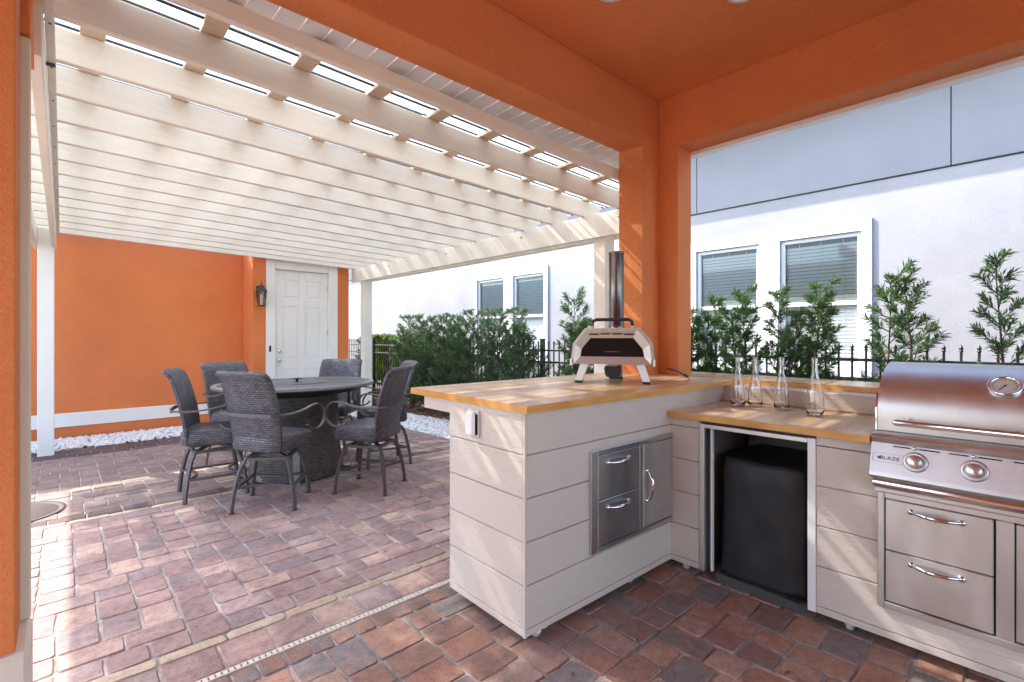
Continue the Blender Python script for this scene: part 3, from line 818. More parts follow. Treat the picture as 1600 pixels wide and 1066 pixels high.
# ================================================================== FENCE
XF = 5.45
fe = thing('iron_fence', 'black iron fence with pointed pickets along the garden bed', 'fence')
pk = MB(); r_ = .0085
pk.box((-r_, -r_, -.06), (r_, r_, 1.225), .001)
pk.lathe([(.008, 1.225), (.016, 1.232), (.016, 1.238), (.010, 1.242), (.017, 1.256), (.014, 1.266), (0, 1.29)], 6)
pm_ = pk.mesh('picket', M['black_metal'])
y = -.6
posts = [-.26, 1.58, 3.41, 5.25, 7.1, 8.97, 10.8, 12.6]
while y < 12.6:
    if min(abs(y - p) for p in posts) > .05: inst(pm_, 'picket', fe, (XF, y, 0))
    y += .108
for z in (.10, .962, 1.140):
    MB().box((XF - .012, -.7, z - .014), (XF + .012, 12.6, z + .014), .002).build('rail', M['black_metal'], fe)
pp = MB().box((-.03, -.03, -.3), (.03, .03, 1.30), .003).box((-.036, -.036, 1.30), (.036, .036, 1.318), .003).mesh('post', M['black_metal'])
for p in posts: inst(pp, 'post', fe, (XF, p, 0))

# ================================================================== SHRUBS
def shrub(name, label, cat, loc, h, spread, nb, per, leaf, mat, seed, group=None, stems=1, base=.12, top_flat=False, tuft=1.0, droop=0.0):
    rg = np.random.RandomState(seed)
    t = thing(name, label, cat, loc, group=group)
    tb = MB(); V = []; F = []
    def leaves(p, d, n, ll):
        nonlocal V, F
        for _ in range(n):
            u = rg.normal(0, 1, 3); u -= u.dot(d) * d; u /= max(1e-6, np.linalg.norm(u))
            ang = rg.uniform(.45, 1.05)
            a = d * math.cos(ang) + u * math.sin(ang); a[2] += .12 - droop; a /= np.linalg.norm(a)
            sd = np.cross(a, rg.normal(0, 1, 3)); sd /= max(1e-6, np.linalg.norm(sd))
            l = ll * rg.uniform(.7, 1.25); w = leaf[1] * rg.uniform(.8, 1.2)
            q = p + rg.normal(0, .006, 3)
            o = len(V)
            mid = q + a * l * .5 + np.array([0, 0, .04 * l]); tip = q + a * l - np.array([0, 0, .06 * l])
            V += [q, mid - sd * w, tip, mid + sd * w]; F.append((o, o + 1, o + 2, o + 3))
    for s in range(stems):
        an = rg.uniform(0, 6.28); lean = np.array([math.cos(an), math.sin(an), 0]) * (.10 * spread * (s > 0) + .04)
        hs = h * (1 if s == 0 else rg.uniform(.78, .97)); off = np.array([rg.uniform(-.06, .06), rg.uniform(-.06, .06), 0]) * (s > 0)
        pts = []
        for k in range(9):
            f = k / 8; pts.append(off + lean * f * 2 + np.array([.02 * math.sin(f * 5 + s), .02 * math.cos(f * 4 + seed), f * hs]))
        tb.tube([tuple(p) for p in pts], [max(.003, .016 * (1 - .85 * k / 8)) for k in range(9)], 6)
        def at(f):
            k = min(7, int(f * 8)); q = f * 8 - k; return pts[k] * (1 - q) + pts[k + 1] * q
        for k in range(nb):
            f = base + (1 - base) * ((k + rg.uniform(0, 1)) / nb)
            p = at(min(.995, f)); az = k * 2.4 + rg.uniform(-.5, .5)
            reach = spread * (1 - .55 * f ** 1.6) * rg.uniform(.55, 1.15) * (.75 if f < .2 else 1)
            el = rg.uniform(.35, .85) + .25 * f
            d = np.array([math.cos(az) * math.cos(el), math.sin(az) * math.cos(el), math.sin(el)])
            tip = p + d * reach + np.array([0, 0, .05 * reach])
            if top_flat and tip[2] > h: tip[2] = h - rg.uniform(0, .04)
            m_ = (p + tip) / 2 + np.array([0, 0, -.04 * reach])
            tb.tube([tuple(p), tuple(m_), tuple(tip)], [.0045, .0032, .0016], 4)
            n = int(per * reach / spread) + 4
            for j in range(n):
                g_ = .25 + .75 * (j / n); q = (1 - g_) ** 2 * p + 2 * g_ * (1 - g_) * m_ + g_ ** 2 * tip
                leaves(q, d, 3, leaf[0])
            leaves(tip, d, int(8 * tuft), leaf[0])
            if per > 10:
                for w_ in range(2):
                    az2 = az + rg.choice([-1, 1]) * rg.uniform(.5, 1.1); d2 = np.array([math.cos(az2) * .75, math.sin(az2) * .75, .65])
                    q0 = p + (tip - p) * rg.uniform(.4, .8); q1 = q0 + d2 * reach * .4
                    if top_flat and q1[2] > h: q1[2] = h - rg.uniform(0, .05)
                    tb.tube([tuple(q0), tuple(q1)], [.0025, .0012], 3)
                    for j in range(max(3, n // 2)): leaves(q0 + (q1 - q0) * (j + 1) / max(3, n // 2), d2, 3, leaf[0])
        leaves(at(1.0), np.array([0, 0, 1.0]), int(14 * tuft), leaf[0])
    tb.build('trunk', M['bark'], t)
    me = bpy.data.meshes.new('crown'); me.from_pydata([tuple(q) for q in V], [], F); me.materials.append(mat)
    o = bpy.data.objects.new('crown', me); COL.objects.link(o); o.parent = t
    return t
XS = 5.02
YEW = [(2.62, 1.70, .30, 'slim yew half hidden behind the orange column'),
       (2.36, 1.80, .34, 'pale tipped yew in front of the left sash of the nearer window pair'),
       (1.95, 1.86, .34, 'upright yew between the two near windows'),
       (1.70, 1.84, .32, 'leafy yew at the left edge of the widest near window'),
       (1.45, 1.90, .38, 'spreading yew reaching a long twig across the near window'),
       (.94, 1.93, .38, 'sparse yew with layered twigs at the right edge of the window surround'),
       (.70, 1.90, .36, 'bushy dark yew against the blank pale wall behind the grill'),
       (.20, 1.98, .36, 'tall sparse yew rising over the thermometer end of the grill')]
for i, (y, h, sp_, lb) in enumerate(YEW):
    shrub('yew_shrub', lb, 'shrub', (XS + .05 * math.sin(i * 2.1), y, -.03), h - .08, sp_ * .85, 32, (16 if i > 4 else 20), (.064, .0046), M['leaf'], 20 + i, 'yew shrubs planted along the fence', stems=1 if i in (5, 6, 7) else 2, base=.22)
shrub('yew_shrub', 'dense yew shrub standing left of the pizza oven chimney', 'shrub', (XS, 4.12, -.03), 1.83, .42, 32, 15, (.075, .0060), M['leaf'], 40, 'yew shrubs planted along the fence', stems=3, base=.15)
HL = ['clipped hedge shrub nearest the bar counter, right end of the hedge', 'clipped hedge shrub second from the right end of the hedge', 'clipped hedge shrub just right of the middle of the hedge',
      'clipped hedge shrub just left of the middle of the hedge', 'clipped hedge shrub second from the left end of the hedge', 'clipped hedge shrub at the left end of the hedge, one twig sticking out']
for i in range(6):
    y = 5.22 + i * .64
    shrub('hedge_shrub', HL[i], 'shrub', (XS + .03 * (i % 2), y, gz(y)), 1.80 + .02 * (i % 3), .50, 34, 16, (.052, .0058), M['leaf_hedge'], 60 + i, 'clipped hedge shrubs by the dining patio', stems=4, base=.06, top_flat=True)
for i in range(5):
    y = 8.6 + i * .95
    shrub('leafy_bush', ['bright green bush behind the fence beside the hedge', 'bright green bush behind the fence left of the pergola post', 'bright green bush behind the fence at its far end', 'bright green bush behind the white pergola post', 'bright green bush behind the fence near the garage corner'][i], 'bush', (6.15, y, -.1), 1.42 + .05 * (i % 2), .62, 44, 12, (.06, .013), M['leaf_bright'], 80 + i, 'bright bushes beyond the fence', stems=3, base=.05, top_flat=True)

# ================================================================== OUTDOOR KITCHEN
BC = [.083, .273, .463, .653, .843, 1.030]            # board courses
# --- bar cabinet (local frame: origin at its near corner on the ground, x along the front, y along the end)
bar = thing('bar_cabinet', 'pale boarded bar cabinet on casters with raised butcher block top', 'cabinet', (1.478, 1.53, 0), R(-1.6))
def bp(name, a, b, mat='board', c=.004, p=None): return MB().box(a, b, c).build(name, M[mat], p or bar)
LEN, WID = 1.175, .585
for i in range(5):
    bp('board', (.010, -.0, BC[i] + .002), (LEN if i < 4 else 1.995, .012, BC[i + 1] - .002 if i < 4 else 1.029), 'board', .003)
    bp('board', (-.0, .012 + .001, BC[i] + .002), (.012, WID, BC[i + 1] - .002 if i < 4 else 1.029), 'board', .003)
    bp('board', (.013, WID - .012, BC[i] + .002), (2.2, WID - .0005, BC[i + 1] - .002 if i < 4 else 1.029), 'board', .003)
bp('corner_trim', (-.0015, -.0015, .05), (.0095, .0125, 1.0295), 'board', .001)
bp('base_strip', (.010, .001, .05), (LEN, .012, BC[0] - .001), 'board', .002); bp('base_strip', (.001, .0135, .05), (.012, WID, BC[0] - .001), 'board', .002)
bp('carcass', (.0135, .0135, .052), (2.2, WID - .0135, 1.028), 'board', 0)
bp('bracket', (.02, WID, .955), (.06, WID + .29, 1.0295), 'board', .003); bp('bracket', (1.1, WID, .955), (1.14, WID + .29, 1.0295), 'board', .003)
def slab(name, poly, z0, z1, parent, loc=(0, 0, 0), rot=(0, 0, 0)):
    b = MB(); n = len(poly); c = .003
    b.prism(poly, z0, z1 - c)
    top = MB()
    cx = sum(p[0] for p in poly) / n; cy = sum(p[1] for p in poly) / n
    o = b.build(name, [M['edge'], M['block']], parent, loc, rot)
    t = o.data
    for p in t.polygons:
        if p.normal.z > .9: p.material_index = 1
    return o
slab('countertop', [(-.018, -.032), (1.975, -.032), (1.975, .60), (2.22, .60), (2.22, .96), (-.018, .96)], 1.0305, 1.067, bar)
slab('countertop', [(2.0, -.90), (2.40, -.90), (2.40, .599), (1.976, .599), (1.976, -.031)][:4] + [(2.0, .599)], 1.0302, 1.0672, bar)
# drawer unit let into the front
du = thing('drawer_unit', None, None); du.parent = bar
def fr(x): return x - 1.478
b = MB(); y0 = -.014
for a, c in (((.425, .288), (.478, .796)), ((1.203 - .04, .288), (1.225 - .05, .796))): b.box((a[0], y0, a[1]), (c[0], .005, c[1]), .004)
b.box((.478, y0 + .0005, .770), (1.163, .005, .796), .003); b.box((.478, y0 + .0005, .288), (1.163, .005, .308), .003); b.box((.832, y0 + .001, .309), (.868, .005, .769), .002)
o = b.build('frame', M['steel_blue'], du)
o = MB().box((.47, -.003, .30), (1.17, .004, .78)).build('recess', M['void'], du)
def handle(name, p0, p1, out, mat, parent, r=.0075, feet=True):
    p0, p1, out = Vector(p0), Vector(p1), Vector(out); q = MB(); pts = []; rs = []
    for k in range(11):
        f = k / 10; e = math.sin(math.pi * f) ** .6
        pts.append(p0.lerp(p1, f) + out * e); rs.append(r * (.75 + .6 * math.sin(math.pi * f)))
    q.tube(pts, rs, 10)
    for p in (p0, p1):
        T = Matrix.Translation(p) @ out.to_track_quat('Z', 'Y').to_matrix().to_4x4()
        q.lathe([(0, .010), (r * 1.3, .008), (r * 1.8, .002), (r * 1.8, 0)], 12, T=T)
    return q.build(name, M[mat], parent)
for z0, z1, hz in ((.543, .766, .722), (.312, .539, .495)):
    d = MB().box((.482, -.011, z0), (.829, .0, z1), .003).build('drawer', M['steel_blue'], du)
    handle('handle', (.562, -.011, hz), (.735, -.011, hz), (0, -.034, 0), 'chrome', du)
MB().box((.872, -.011, .312), (1.160, .0, .766), .003).build('cabinet_door', M['steel'], du)
handle('handle', (.905, -.011, .62), (.905, -.011, .455), (0, -.036, 0), 'chrome', du)
# outlet under a clear weather cover
ob = thing('outlet_box', None, None); ob.parent = bar
MB().box((-.012, .322, .872), (-.0005, .404, 1.002), .003).build('back_plate', M['vinyl'], ob)
MB().box((-.038, .328, .876), (-.0125, .398, .998), .012).build('cover', M['vinyl'], ob)
MB().box((-.026, .3245, .888), (-.004, .3278, .985)).build('gasket', M['void'], ob)
def caster(parent, x, y):
    t = thing('caster', None, None); t.parent = parent; t.location = (x, y, 0)
    MB().lathe([(0, .013), (.022, .013), (.026, .009), (.026, -.009), (.022, -.013), (0, -.013)], 16, T=Matrix.Translation((0, 0, .026)) @ TY).build('wheel', M['dial'], t)
    MB().box((-.03, -.022, .044), (.03, .022, .0515), .002).box((-.012, -.019, .02), (.012, -.015, .05)).box((-.012, .015, .02), (.012, .019, .05)).tube([(.01, 0, .035), (.04, -.01, .028), (.052, -.012, .03)], .006, 6).build('fork', M['vinyl'], t)
caster(bar, .11, .045); caster(bar, .07, .50); caster(bar, .84, .06)

# --- grill cabinet
GX = 2.64
gc = thing('grill_cabinet', 'pale boarded grill cabinet with lower butcher block counter and open appliance bay', 'cabinet', (GX, 0, 0))
def gp(name, a, b, mat='board', c=.004, p=None): return MB().box(a, b, c).build(name, M[mat], p or gc)
for i in range(5):
    t0, t1 = BC[i] + .002, (BC[i + 1] - .002 if i < 4 else .893)
    gp('board', (0, 1.323, t0), (.012, 1.508, t1), 'board', .003)
    gp('board', (0, -1.2, t0), (.012, .743, t1), 'board', .003)
gp('base_strip', (.001, 1.323, .05), (.012, 1.508, BC[0] - .001), 'board', .002); gp('base_strip', (.001, -1.2, .05), (.012, .743, BC[0] - .001), 'board', .002)
gp('bay_frame', (-.004, 1.293, .05), (.03, 1.3215, .874), 'steel', .002); gp('bay_frame', (-.004, .7445, .05), (.03, .779, .874), 'vinyl', .002); gp('bay_frame', (-.0035, .7795, .850), (.03, 1.2925, .8735), 'steel', .002)
gp('inner_stile', (.03, 1.262, .05), (.05, 1.272, .85), 'vinyl', 0)
gp('bay_side', (.0305, 1.30, .05), (.70, 1.322, .893), 'inside', 0); gp('bay_side', (.0305, .745, .05), (.70, .765, .893), 'inside', 0); gp('bay_back', (.62, .7655, .05), (.64, 1.2995, .893), 'inside', 0); gp('bay_top', (.0305, .7655, .875), (.6195, 1.2995, .893), 'inside', 0)
gp('end_block', (.013, 1.3225, .052), (.60, 1.507, .893), 'board', 0); gp('carcass', (.013, -1.2, .052), (.60, .7445, .80), 'board', 0)
slab('countertop', [(-.045, .524), (.66, .524), (.66, 1.55), (-.045, 1.55)], .8955, .930, gc)
for i in range(1):
    gp('riser_board', (.652, -1.2, .9305), (.664, 1.56, 1.0295), 'board', .002)
gp('rail_support', (.6645, -1.2, .05), (1.10, 1.56, 1.0295), 'board', .002)
caster(gc, .06, 1.43); caster(gc, .06, .62)
nl = MB().lathe([(0, .0012), (.0024, .001), (.003, 0)], 8).mesh('nail_head', M['dim_print'])
for i in range(5):
    for zz in (BC[i] + .03, BC[i + 1] - .03):
        if zz > .88: continue
        for yy in (1.49, .728): inst(nl, 'nail_head', gc, (-.0001, yy, zz), (0, -math.pi / 2, 0))
        inst(nl, 'nail_head', bar, (1.14, -.0001, zz), (math.pi / 2, 0, 0)); inst(nl, 'nail_head', bar, (-.0001, .56, zz), (0, -math.pi / 2, 0)); inst(nl, 'nail_head', bar, (-.0001, .035, zz), (0, -math.pi / 2, 0))
# drawer and door unit under the grill
du2 = thing('drawer_unit', None, None); du2.parent = gc
X0 = -.022
b = MB()
b.box((X0, .478, .188), (.0, .503, .690), .004); b.box((X0 + .0005, -.42, .664), (.0, .478, .6895), .003); b.box((X0 + .0005, -.42, .189), (.0, .478, .217), .003); b.box((X0 + .001, .084, .218), (.0, .133, .663), .002)
b.build('frame', M['steel'], du2)
MB().box((-.006, -.4, .2), (-.001, .49, .68)).build('recess', M['void'], du2)
for z0, z1, hz in ((.444, .660, .626), (.222, .440, .405)):
    MB().box((-.019, .139, z0), (-.006, .474, z1), .003).build('drawer', M['steel'], du2)
    handle('handle', (-.019, .386, hz), (-.019, .23, hz - .003), (-.034, 0, 0), 'chrome', du2)
MB().box((-.019, -.28, .222), (-.006, .080, .660), .003).build('cabinet_door', M['steel'], du2)
handle('handle', (-.019, .045, .52), (-.019, .045, .36), (-.034, 0, 0), 'chrome', du2)

# --- gas grill sitting in the counter
gr = thing('gas_grill', 'stainless built-in gas grill with curved hood and round thermometer', 'grill', (2.6, .1, 0))
gl = lambda x, y, z: (x - 2.6, y - .1, z)
YA, YB = .515, -.34
def section(prof, ya, yb, name, mat, smooth=True):
    b = MB(); n = len(prof)
    vs = [gl(x, ya, z) for x, z in prof] + [gl(x, yb, z) for x, z in prof]
    b.add(vs, [(i, n + i, n + i + 1, i + 1) for i in range(n - 1)], smooth)
    b.add(vs, [tuple(range(n)), tuple(range(2 * n - 1, n - 1, -1))])
    return b.build(name, M[mat] if isinstance(mat, str) else mat, gr)
hp = [(2.690, .945), (2.688, .99), (2.690, 1.03)]
for k in range(1, 15):
    a = math.pi / 2 * k / 14; hp.append((2.985 - .295 * math.cos(a), 1.03 + .208 * math.sin(a)))
hp += [(3.10, 1.232), (3.17, 1.20), (3.18, .945)]
hood = section(hp, YA, YB, 'hood', 'steel')
section([(2.684, .946), (2.682, 1.03), (2.70, 1.105), (2.715, 1.105), (2.70, .946)], YA + .006, YA + .0006, 'hinge_plate', 'chrome')
section([(2.595, .925), (2.60, .936), (2.625, .942), (3.24, .942), (3.24, .80), (2.66, .80), (2.60, .905)], YA + .004, YB, 'grill_body', 'steel')
cp = [(2.592, .9245), (2.600, .905), (2.560, .785), (2.556, .770), (2.562, .760), (2.60, .758), (2.66, .80), (2.66, .92)]
panel = section(cp, YA + .003, YB, 'control_panel', 'steel', False)
b = MB().tube([gl(2.604, YA - .004, .733), gl(2.604, YB, .733)], .024, 16)
b.build('bullnose', M['chrome'], gr)
MB().box(gl(2.612, YB, .757), gl(2.66, YA - .03, .80)).build('vent_gap', M['void'], gr)
MB().box(gl(2.612, YB, .69), gl(2.65, YA - .004, .709), .002).build('lower_trim', M['steel'], gr)
# hood handle
b = MB().tube([gl(2.637, .452, .992), gl(2.637, .44, .992), gl(2.637, -.25, .992)], [.008, .014, .014], 14)
for yy in (.40, -.20): b.tube([gl(2.637, yy, .992), gl(2.69, yy, 1.0)], .011, 10)
b.build('hood_handle', M['chrome'], gr)
# knobs on the sloping panel
nrm = Vector((-(.905 - .785), 0, (2.600 - 2.560))).normalized(); nrm = Vector((-.948, 0, .316))
for y in (.367, .190, .01):
    c = Vector(gl(2.578, y, .845))
    T = Matrix.Translation(c) @ nrm.to_track_quat('Z', 'Y').to_matrix().to_4x4()
    kn = MB().lathe([(.0, .034), (.021, .034), (.0235, .031), (.0235, .012), (.026, .010), (.027, .004)], 28, T=T).build('knob', M['knob'], gr)
    MB().lathe([(.027, .005), (.030, .008), (.037, .007), (.041, .003), (.041, 0)], 32, T=T).build('bezel', M['steel'], kn)
    MB().box((-.0022, -.018, .0341), (.0022, .018, .0352), T=T @ Matrix.Rotation(R(28), 4, 'Z')).build('pointer', M['dim_print'], kn)
    T2 = Matrix.Translation(c + nrm * .0005) @ nrm.to_track_quat('Z', 'Y').to_matrix().to_4x4()
    MB().lathe([(0, .012), (.005, .012), (.008, .004), (.008, 0)], 10, T=Matrix.Translation(Vector(gl(2.594, y + .006, .897))) @ nrm.to_track_quat('Z', 'Y').to_matrix().to_4x4()).build('flame_light', M['chrome'], gr)
    b = MB(); b.box(gl(2.593, y + .018, .8945), gl(2.602, y + .075, .8985)); b.box(gl(2.593, y - .075, .8945), gl(2.602, y - .01, .8985)); b.build('slot', M['void'], gr)
# name plate lettering
def lettering(name, txt, size, loc, nv, parent, mat, upv=Vector((0, 0, 1))):
    cu = bpy.data.curves.new(name, 'FONT'); cu.body = txt; cu.size = size; cu.extrude = .0004; cu.align_x = 'CENTER'; cu.align_y = 'CENTER'; cu.space_character = 1.15
    cu.materials.append(M[mat]); o = bpy.data.objects.new(name, cu); COL.objects.link(o)
    z = nv.normalized(); x = upv.cross(z).normalized(); y = z.cross(x)
    me = bpy.data.meshes.new_from_object(o); bpy.data.objects.remove(o)
    me.transform(Matrix.Translation(loc) @ Matrix((x, y, z)).transposed().to_4x4())
    return inst(me, name, parent)
pl = Vector((-.948, 0, .316))
lettering('lettering', 'BLAZE', .0215, Vector(gl(2.5785, .452, .845)) + pl * .0012, pl, gr, 'ink')
c = Vector(gl(2.5785, .488, .845)) + pl * .001
T = Matrix.Translation(c) @ Matrix((Vector((0, -1, 0)), Vector((.316, 0, .948)), pl)).transposed().to_4x4()
MB().prism([(-.005, .006), (-.006, -.001), (-.003, -.006), (.003, -.006), (.006, -.001), (.005, .006), (.003, 0), (0, .008), (-.003, 0)], 0, .0008, T=T).build('flame_mark', M['ink'], gr)
b = MB()
for q in ((-.052, .018, .052, .0188), (-.052, -.0188, .052, -.018), (.0515, -.018, .0525, .018), (-.0525, -.018, -.0515, .018)): b.box((q[0], q[1], 0), (q[2], q[3], .0009))
T = Matrix.Translation(Vector(gl(2.5785, .458, .845)) + pl * .0004) @ Matrix((Vector((0, -1, 0)), Vector((.316, 0, .948)), pl)).transposed().to_4x4()
bb = MB().add(b.v, b.f, T=T).build('plate_rim', M['dim_print'], gr)
# thermometer on the hood curve
a = R(38); pc = Vector(gl(2.985 - .295 * math.cos(a), .114, 1.03 + .208 * math.sin(a))); tn = Vector((-math.cos(a) / .295, 0, math.sin(a) / .208)).normalized()
T = Matrix.Translation(pc - tn * .004) @ tn.to_track_quat('Z', 'Y').to_matrix().to_4x4()
th = MB().lathe([(.052, 0), (.052, .016), (.049, .021), (.043, .021), (.041, .014)], 40, T=T).build('thermometer', M['chrome'], gr)
MB().lathe([(0, .0142), (.0415, .0142)], 40, T=T).build('dial', M['dial'], th)
b = MB().box((-.0015, -.028, .0146), (.0015, .010, .016), T=T @ Matrix.Rotation(R(-35), 4, 'Z')).lathe([(0, .018), (.004, .017), (.004, .0145)], 10, T=T)
for k in range(13):
    an = R(-120 + 20 * k); b.box((-.0008, .031, .0143), (.0008, .037, .0148), T=T @ Matrix.Rotation(an, 4, 'Z'))
b.build('needle', M['ink'], th)

# --- covered appliance in the bay
fz = thing('covered_fridge', 'small fridge under a black vinyl cover inside the cabinet bay', 'appliance', (2.975, 1.02, 0))
me = bpy.data.meshes.new('cover'); bm = bmesh.new()
bmesh.ops.create_cube(bm, size=1)
bmesh.ops.subdivide_edges(bm, edges=bm.edges, cuts=22, use_grid_fill=True)
for vv in bm.verts:
    p = vv.co; x, y, z = p.x * 2, p.y * 2, p.z * 2
    k = 3.6; l = (abs(x) ** k + abs(y) ** k) ** (1 / k); l = max(l, 1e-4)
    mx = max(abs(x), abs(y)); s_ = (mx / l) if mx > .02 else 1
    X, Y = x * (s_ * .6 + .4), y * (s_ * .6 + .4)
    top = max(0, z); rr = 1 - .075 * (max(0, z - .62) / .38) ** 2 * mx
    X *= rr; Y *= rr
    hx, hy = .275 * (1 + .05 * max(0, -z) ** 2), .232 * (1 + .03 * max(0, -z) ** 2)
    nz = noise.noise(Vector((X * 2.3, Y * 2.3, z * 1.4))) * .009 + noise.noise(Vector((X * 4, Y * 4, z * 2 + 4))) * .003
    fold = .009 * math.sin(Y * 3 + z * 1.2 + 2 * noise.noise(Vector((Y * 2, z * 2, 3)))) * (1 if abs(X) > .8 else 0)
    sag = -.014 * (1 - min(1, mx ** 2)) if z > .95 else 0
    lift = .05 * (1 + noise.noise(Vector((X * 1.5, Y * 1.5, 9)))) + .05 * (X < -.8) * (.5 - .5 * Y) * 0
    vv.co = (X * (hx + nz * .6) + fold * (1 if X > 0 else -1) * .6, Y * (hy + nz * .5), (.042 + .022 * noise.noise(Vector((X * 2, Y * 2, 5))) * (1 - z) / 2 + (z + 1) / 2 * .648) + sag + nz * (.5 if z > .9 else 0))
for f in bm.faces: f.smooth = True
bm.to_mesh(me); bm.free(); me.materials.append(M['cover'])
inst(me, 'cover', fz)
pts = [(-.30, .225), (-.302, .05), (-.312, -.10), (-.315, -.19), (-.27, -.236), (.27, -.236), (.27, .225)]
MB().prism(pts, .004, .050).build('tray', M['grey_base'], fz)

# --- glass carafes
def carafe(x, y, prof, label):
    t = thing('carafe', label, 'bottle', (x, y, .9305), group='clear glass carafes on the lower counter')
    th = .003
    inner = [(max(.001, r - th), z if i else th * 2.5) for i, (r, z) in enumerate(prof)]
    p = [(0.0005, 0)] + prof + inner[::-1] + [(0.0005, th * 2.5)]
    MB().lathe(p, 28).build('glass_body', M['glass'], t)
cone = [(.037, 0), (.041, .006), (.041, .04), (.040, .075), (.035, .115), (.026, .16), (.018, .20), (.0145, .225), (.0140, .27), (.0155, .296), (.0165, .300), (.0160, .304)]
pear = [(.034, 0), (.042, .012), (.046, .04), (.045, .075), (.038, .12), (.028, .165), (.019, .205), (.0145, .235), (.0140, .285), (.0155, .306), (.0165, .310), (.0160, .314)]
carafe(3.092, 1.299, cone, 'clear glass carafe furthest left of the row, nearest the bar')
carafe(3.171, 1.227, cone, 'clear glass carafe overlapping the leftmost one on its right')
carafe(3.148, 1.068, [(r, z * 1.01) for r, z in cone], 'clear straight-sided glass carafe standing alone in the middle of the counter')
carafe(3.053, .866, pear, 'pear-shaped clear glass carafe nearest the grill')

# --- pizza oven on the bar
ang = math.atan2(-.52, -.854)                         # way the oven mouth faces
ov = thing('pizza_oven', 'steel portable pizza oven with tall chimney and dark glass door', 'pizza oven', (2.515, 1.83, 1.0675), ang + math.pi / 2)
# local: mouth towards -y, x to the right as seen from the camera
def oprism(name, poly, y0, y1, mat, parent=None, smooth=False):
    T = Matrix(((1, 0, 0, 0), (0, 0, 1, 0), (0, 1, 0, 0), (0, 0, 0, 1)))
    return MB().prism(poly[::-1], y0, y1, T=T, smooth=smooth).build(name, M[mat], parent or ov)
body = [(-.252, .118), (.252, .118), (.256, .155), (.244, .248), (.168, .345), (-.168, .345), (-.244, .248), (-.256, .155)]
oprism('body', body, .02, .40, 'oven')
rimo = [(x * .985, .118 + (z - .118) * .985) for x, z in body]
# front plate as a ring round the door opening
fo = [(-.236, .122), (.236, .122), (.238, .155), (.226, .243), (.155, .335), (-.155, .335), (-.226, .243), (-.238, .155)]
fi = [(-.196, .165), (.196, .165), (.196, .168), (.188, .214), (.132, .282), (-.132, .282), (-.188, .214), (-.196, .168)]
b = MB(); n = 8
vs = [(x, 0, z) for x, z in fo] + [(x, .014, z) for x, z in fi] + [(x * 1.03, .03, .118 + (z - .118) * 1.03) for x, z in fo] + [(x, .035, z) for x, z in fi]
fs = []
for i in range(n):
    j = (i + 1) % n
    fs += [(i, j, n + j, n + i), (2 * n + i, 2 * n + j, j, i), (n + i, n + j, 3 * n + j, 3 * n + i)]
b.add(vs, fs); b.build('front_frame', M['oven'], ov)
gd = oprism('door', [(x * .995, .165 + (z - .165) * .995 + .0005) for x, z in fi], .019, .0195, 'oven_glass')
b = MB()
for k in range(15): b.box((-.034 + k * .0046, .0178, .1945), (-.0315 + k * .0046, .0188, .198))
b.box((-.05, .0178, .1958), (-.037, .0188, .1966)); b.box((.037, .0178, .1958), (.05, .0188, .1966))
b.build('door_print', M['dim_print'], gd)
for k in range(4): MB().box((-.137 + k * .071, -.0035, .304 - .003 * (k in (0, 3))), (-.080 + k * .071, .012, .3105 - .003 * (k in (0, 3)))).build('vent_slot', M['void'], ov)
hpts = [(-.126, .045, .345), (-.126, .045, .362), (-.118, .045, .388), (-.10, .045, .398), (.10, .045, .398), (.118, .045, .388), (.126, .045, .362), (.126, .045, .345)]
MB().tube(hpts, .011, 10).build('carry_handle', M['black_rubber'], ov)
for sx in (-1, 1): MB().box((sx * .126 - .010, .033, .340), (sx * .126 + .010, .057, .360), .003).build('handle_mount', M['dial'], ov)
MB().lathe([(.055, .345), (.055, .372), (.0515, .376), (.0515, .855), (.054, .858), (.054, .868), (.050, .868), (.050, .80)], 32, T=Matrix.Translation((.005, .335, 0))).build('chimney', M['flue_steel'], ov)
MB().lathe([(0.001, .8), (.0505, .8)], 24, T=Matrix.Translation((.005, .335, 0))).build('flue', M['void'], ov)
for sx in (-1, 1):
    q = MB(); z0, z1 = .012, .122
    xo, xi = sx * .232, sx * .196
    q.add([(xo - sx * .0, .02, z0), (xo - sx * .044, .02, z0), (xo - sx * .044, .075, z0), (xo, .075, z0), (xi, .02, z1), (xi - sx * .05, .02, z1), (xi - sx * .05, .085, z1), (xi, .085, z1)],
          [(0, 1, 2, 3), (4, 7, 6, 5), (0, 4, 5, 1), (1, 5, 6, 2), (2, 6, 7, 3), (3, 7, 4, 0)])
    leg = q.build('leg', M['vinyl'], ov)
    MB().box((xo + sx * .001, .018, 0), (xo - sx * .046, .078, .013), .002).build('foot', M['black_rubber'], leg)
    MB().box((sx * .246, .004, .108), (sx * .262, .05, .150), .003).build('side_clip', M['vinyl'], ov)
q = MB().add([(-.045, .34, .012), (.045, .34, .012), (.045, .39, .012), (-.045, .39, .012), (-.035, .31, .12), (.035, .31, .12), (.035, .37, .12), (-.035, .37, .12)], [(0, 3, 2, 1), (4, 5, 6, 7), (0, 1, 5, 4), (1, 2, 6, 5), (2, 3, 7, 6), (3, 0, 4, 7)])
leg = q.build('leg', M['oven'], ov); MB().box((-.046, .338, 0), (.046, .392, .013), .002).build('foot', M['black_rubber'], leg)
MB().box((-.032, .10, .10), (.032, .16, .1185), .002).build('hatch_neck', M['dial'], ov)
oprism('fuel_hatch', [(-.036, .032), (.036, .032), (.047, .048), (.054, .088), (.048, .1), (-.048, .1), (-.054, .088), (-.047, .048)], .085, .175, 'hatch_black')
cb = MB()
cpts = [(2.80, 1.62, 1.10), (2.88, 1.63, 1.092), (2.96, 1.66, 1.078), (3.06, 1.70, 1.0745), (3.18, 1.78, 1.0735), (3.24, 1.90, 1.0735), (3.22, 2.0, 1.0735)]
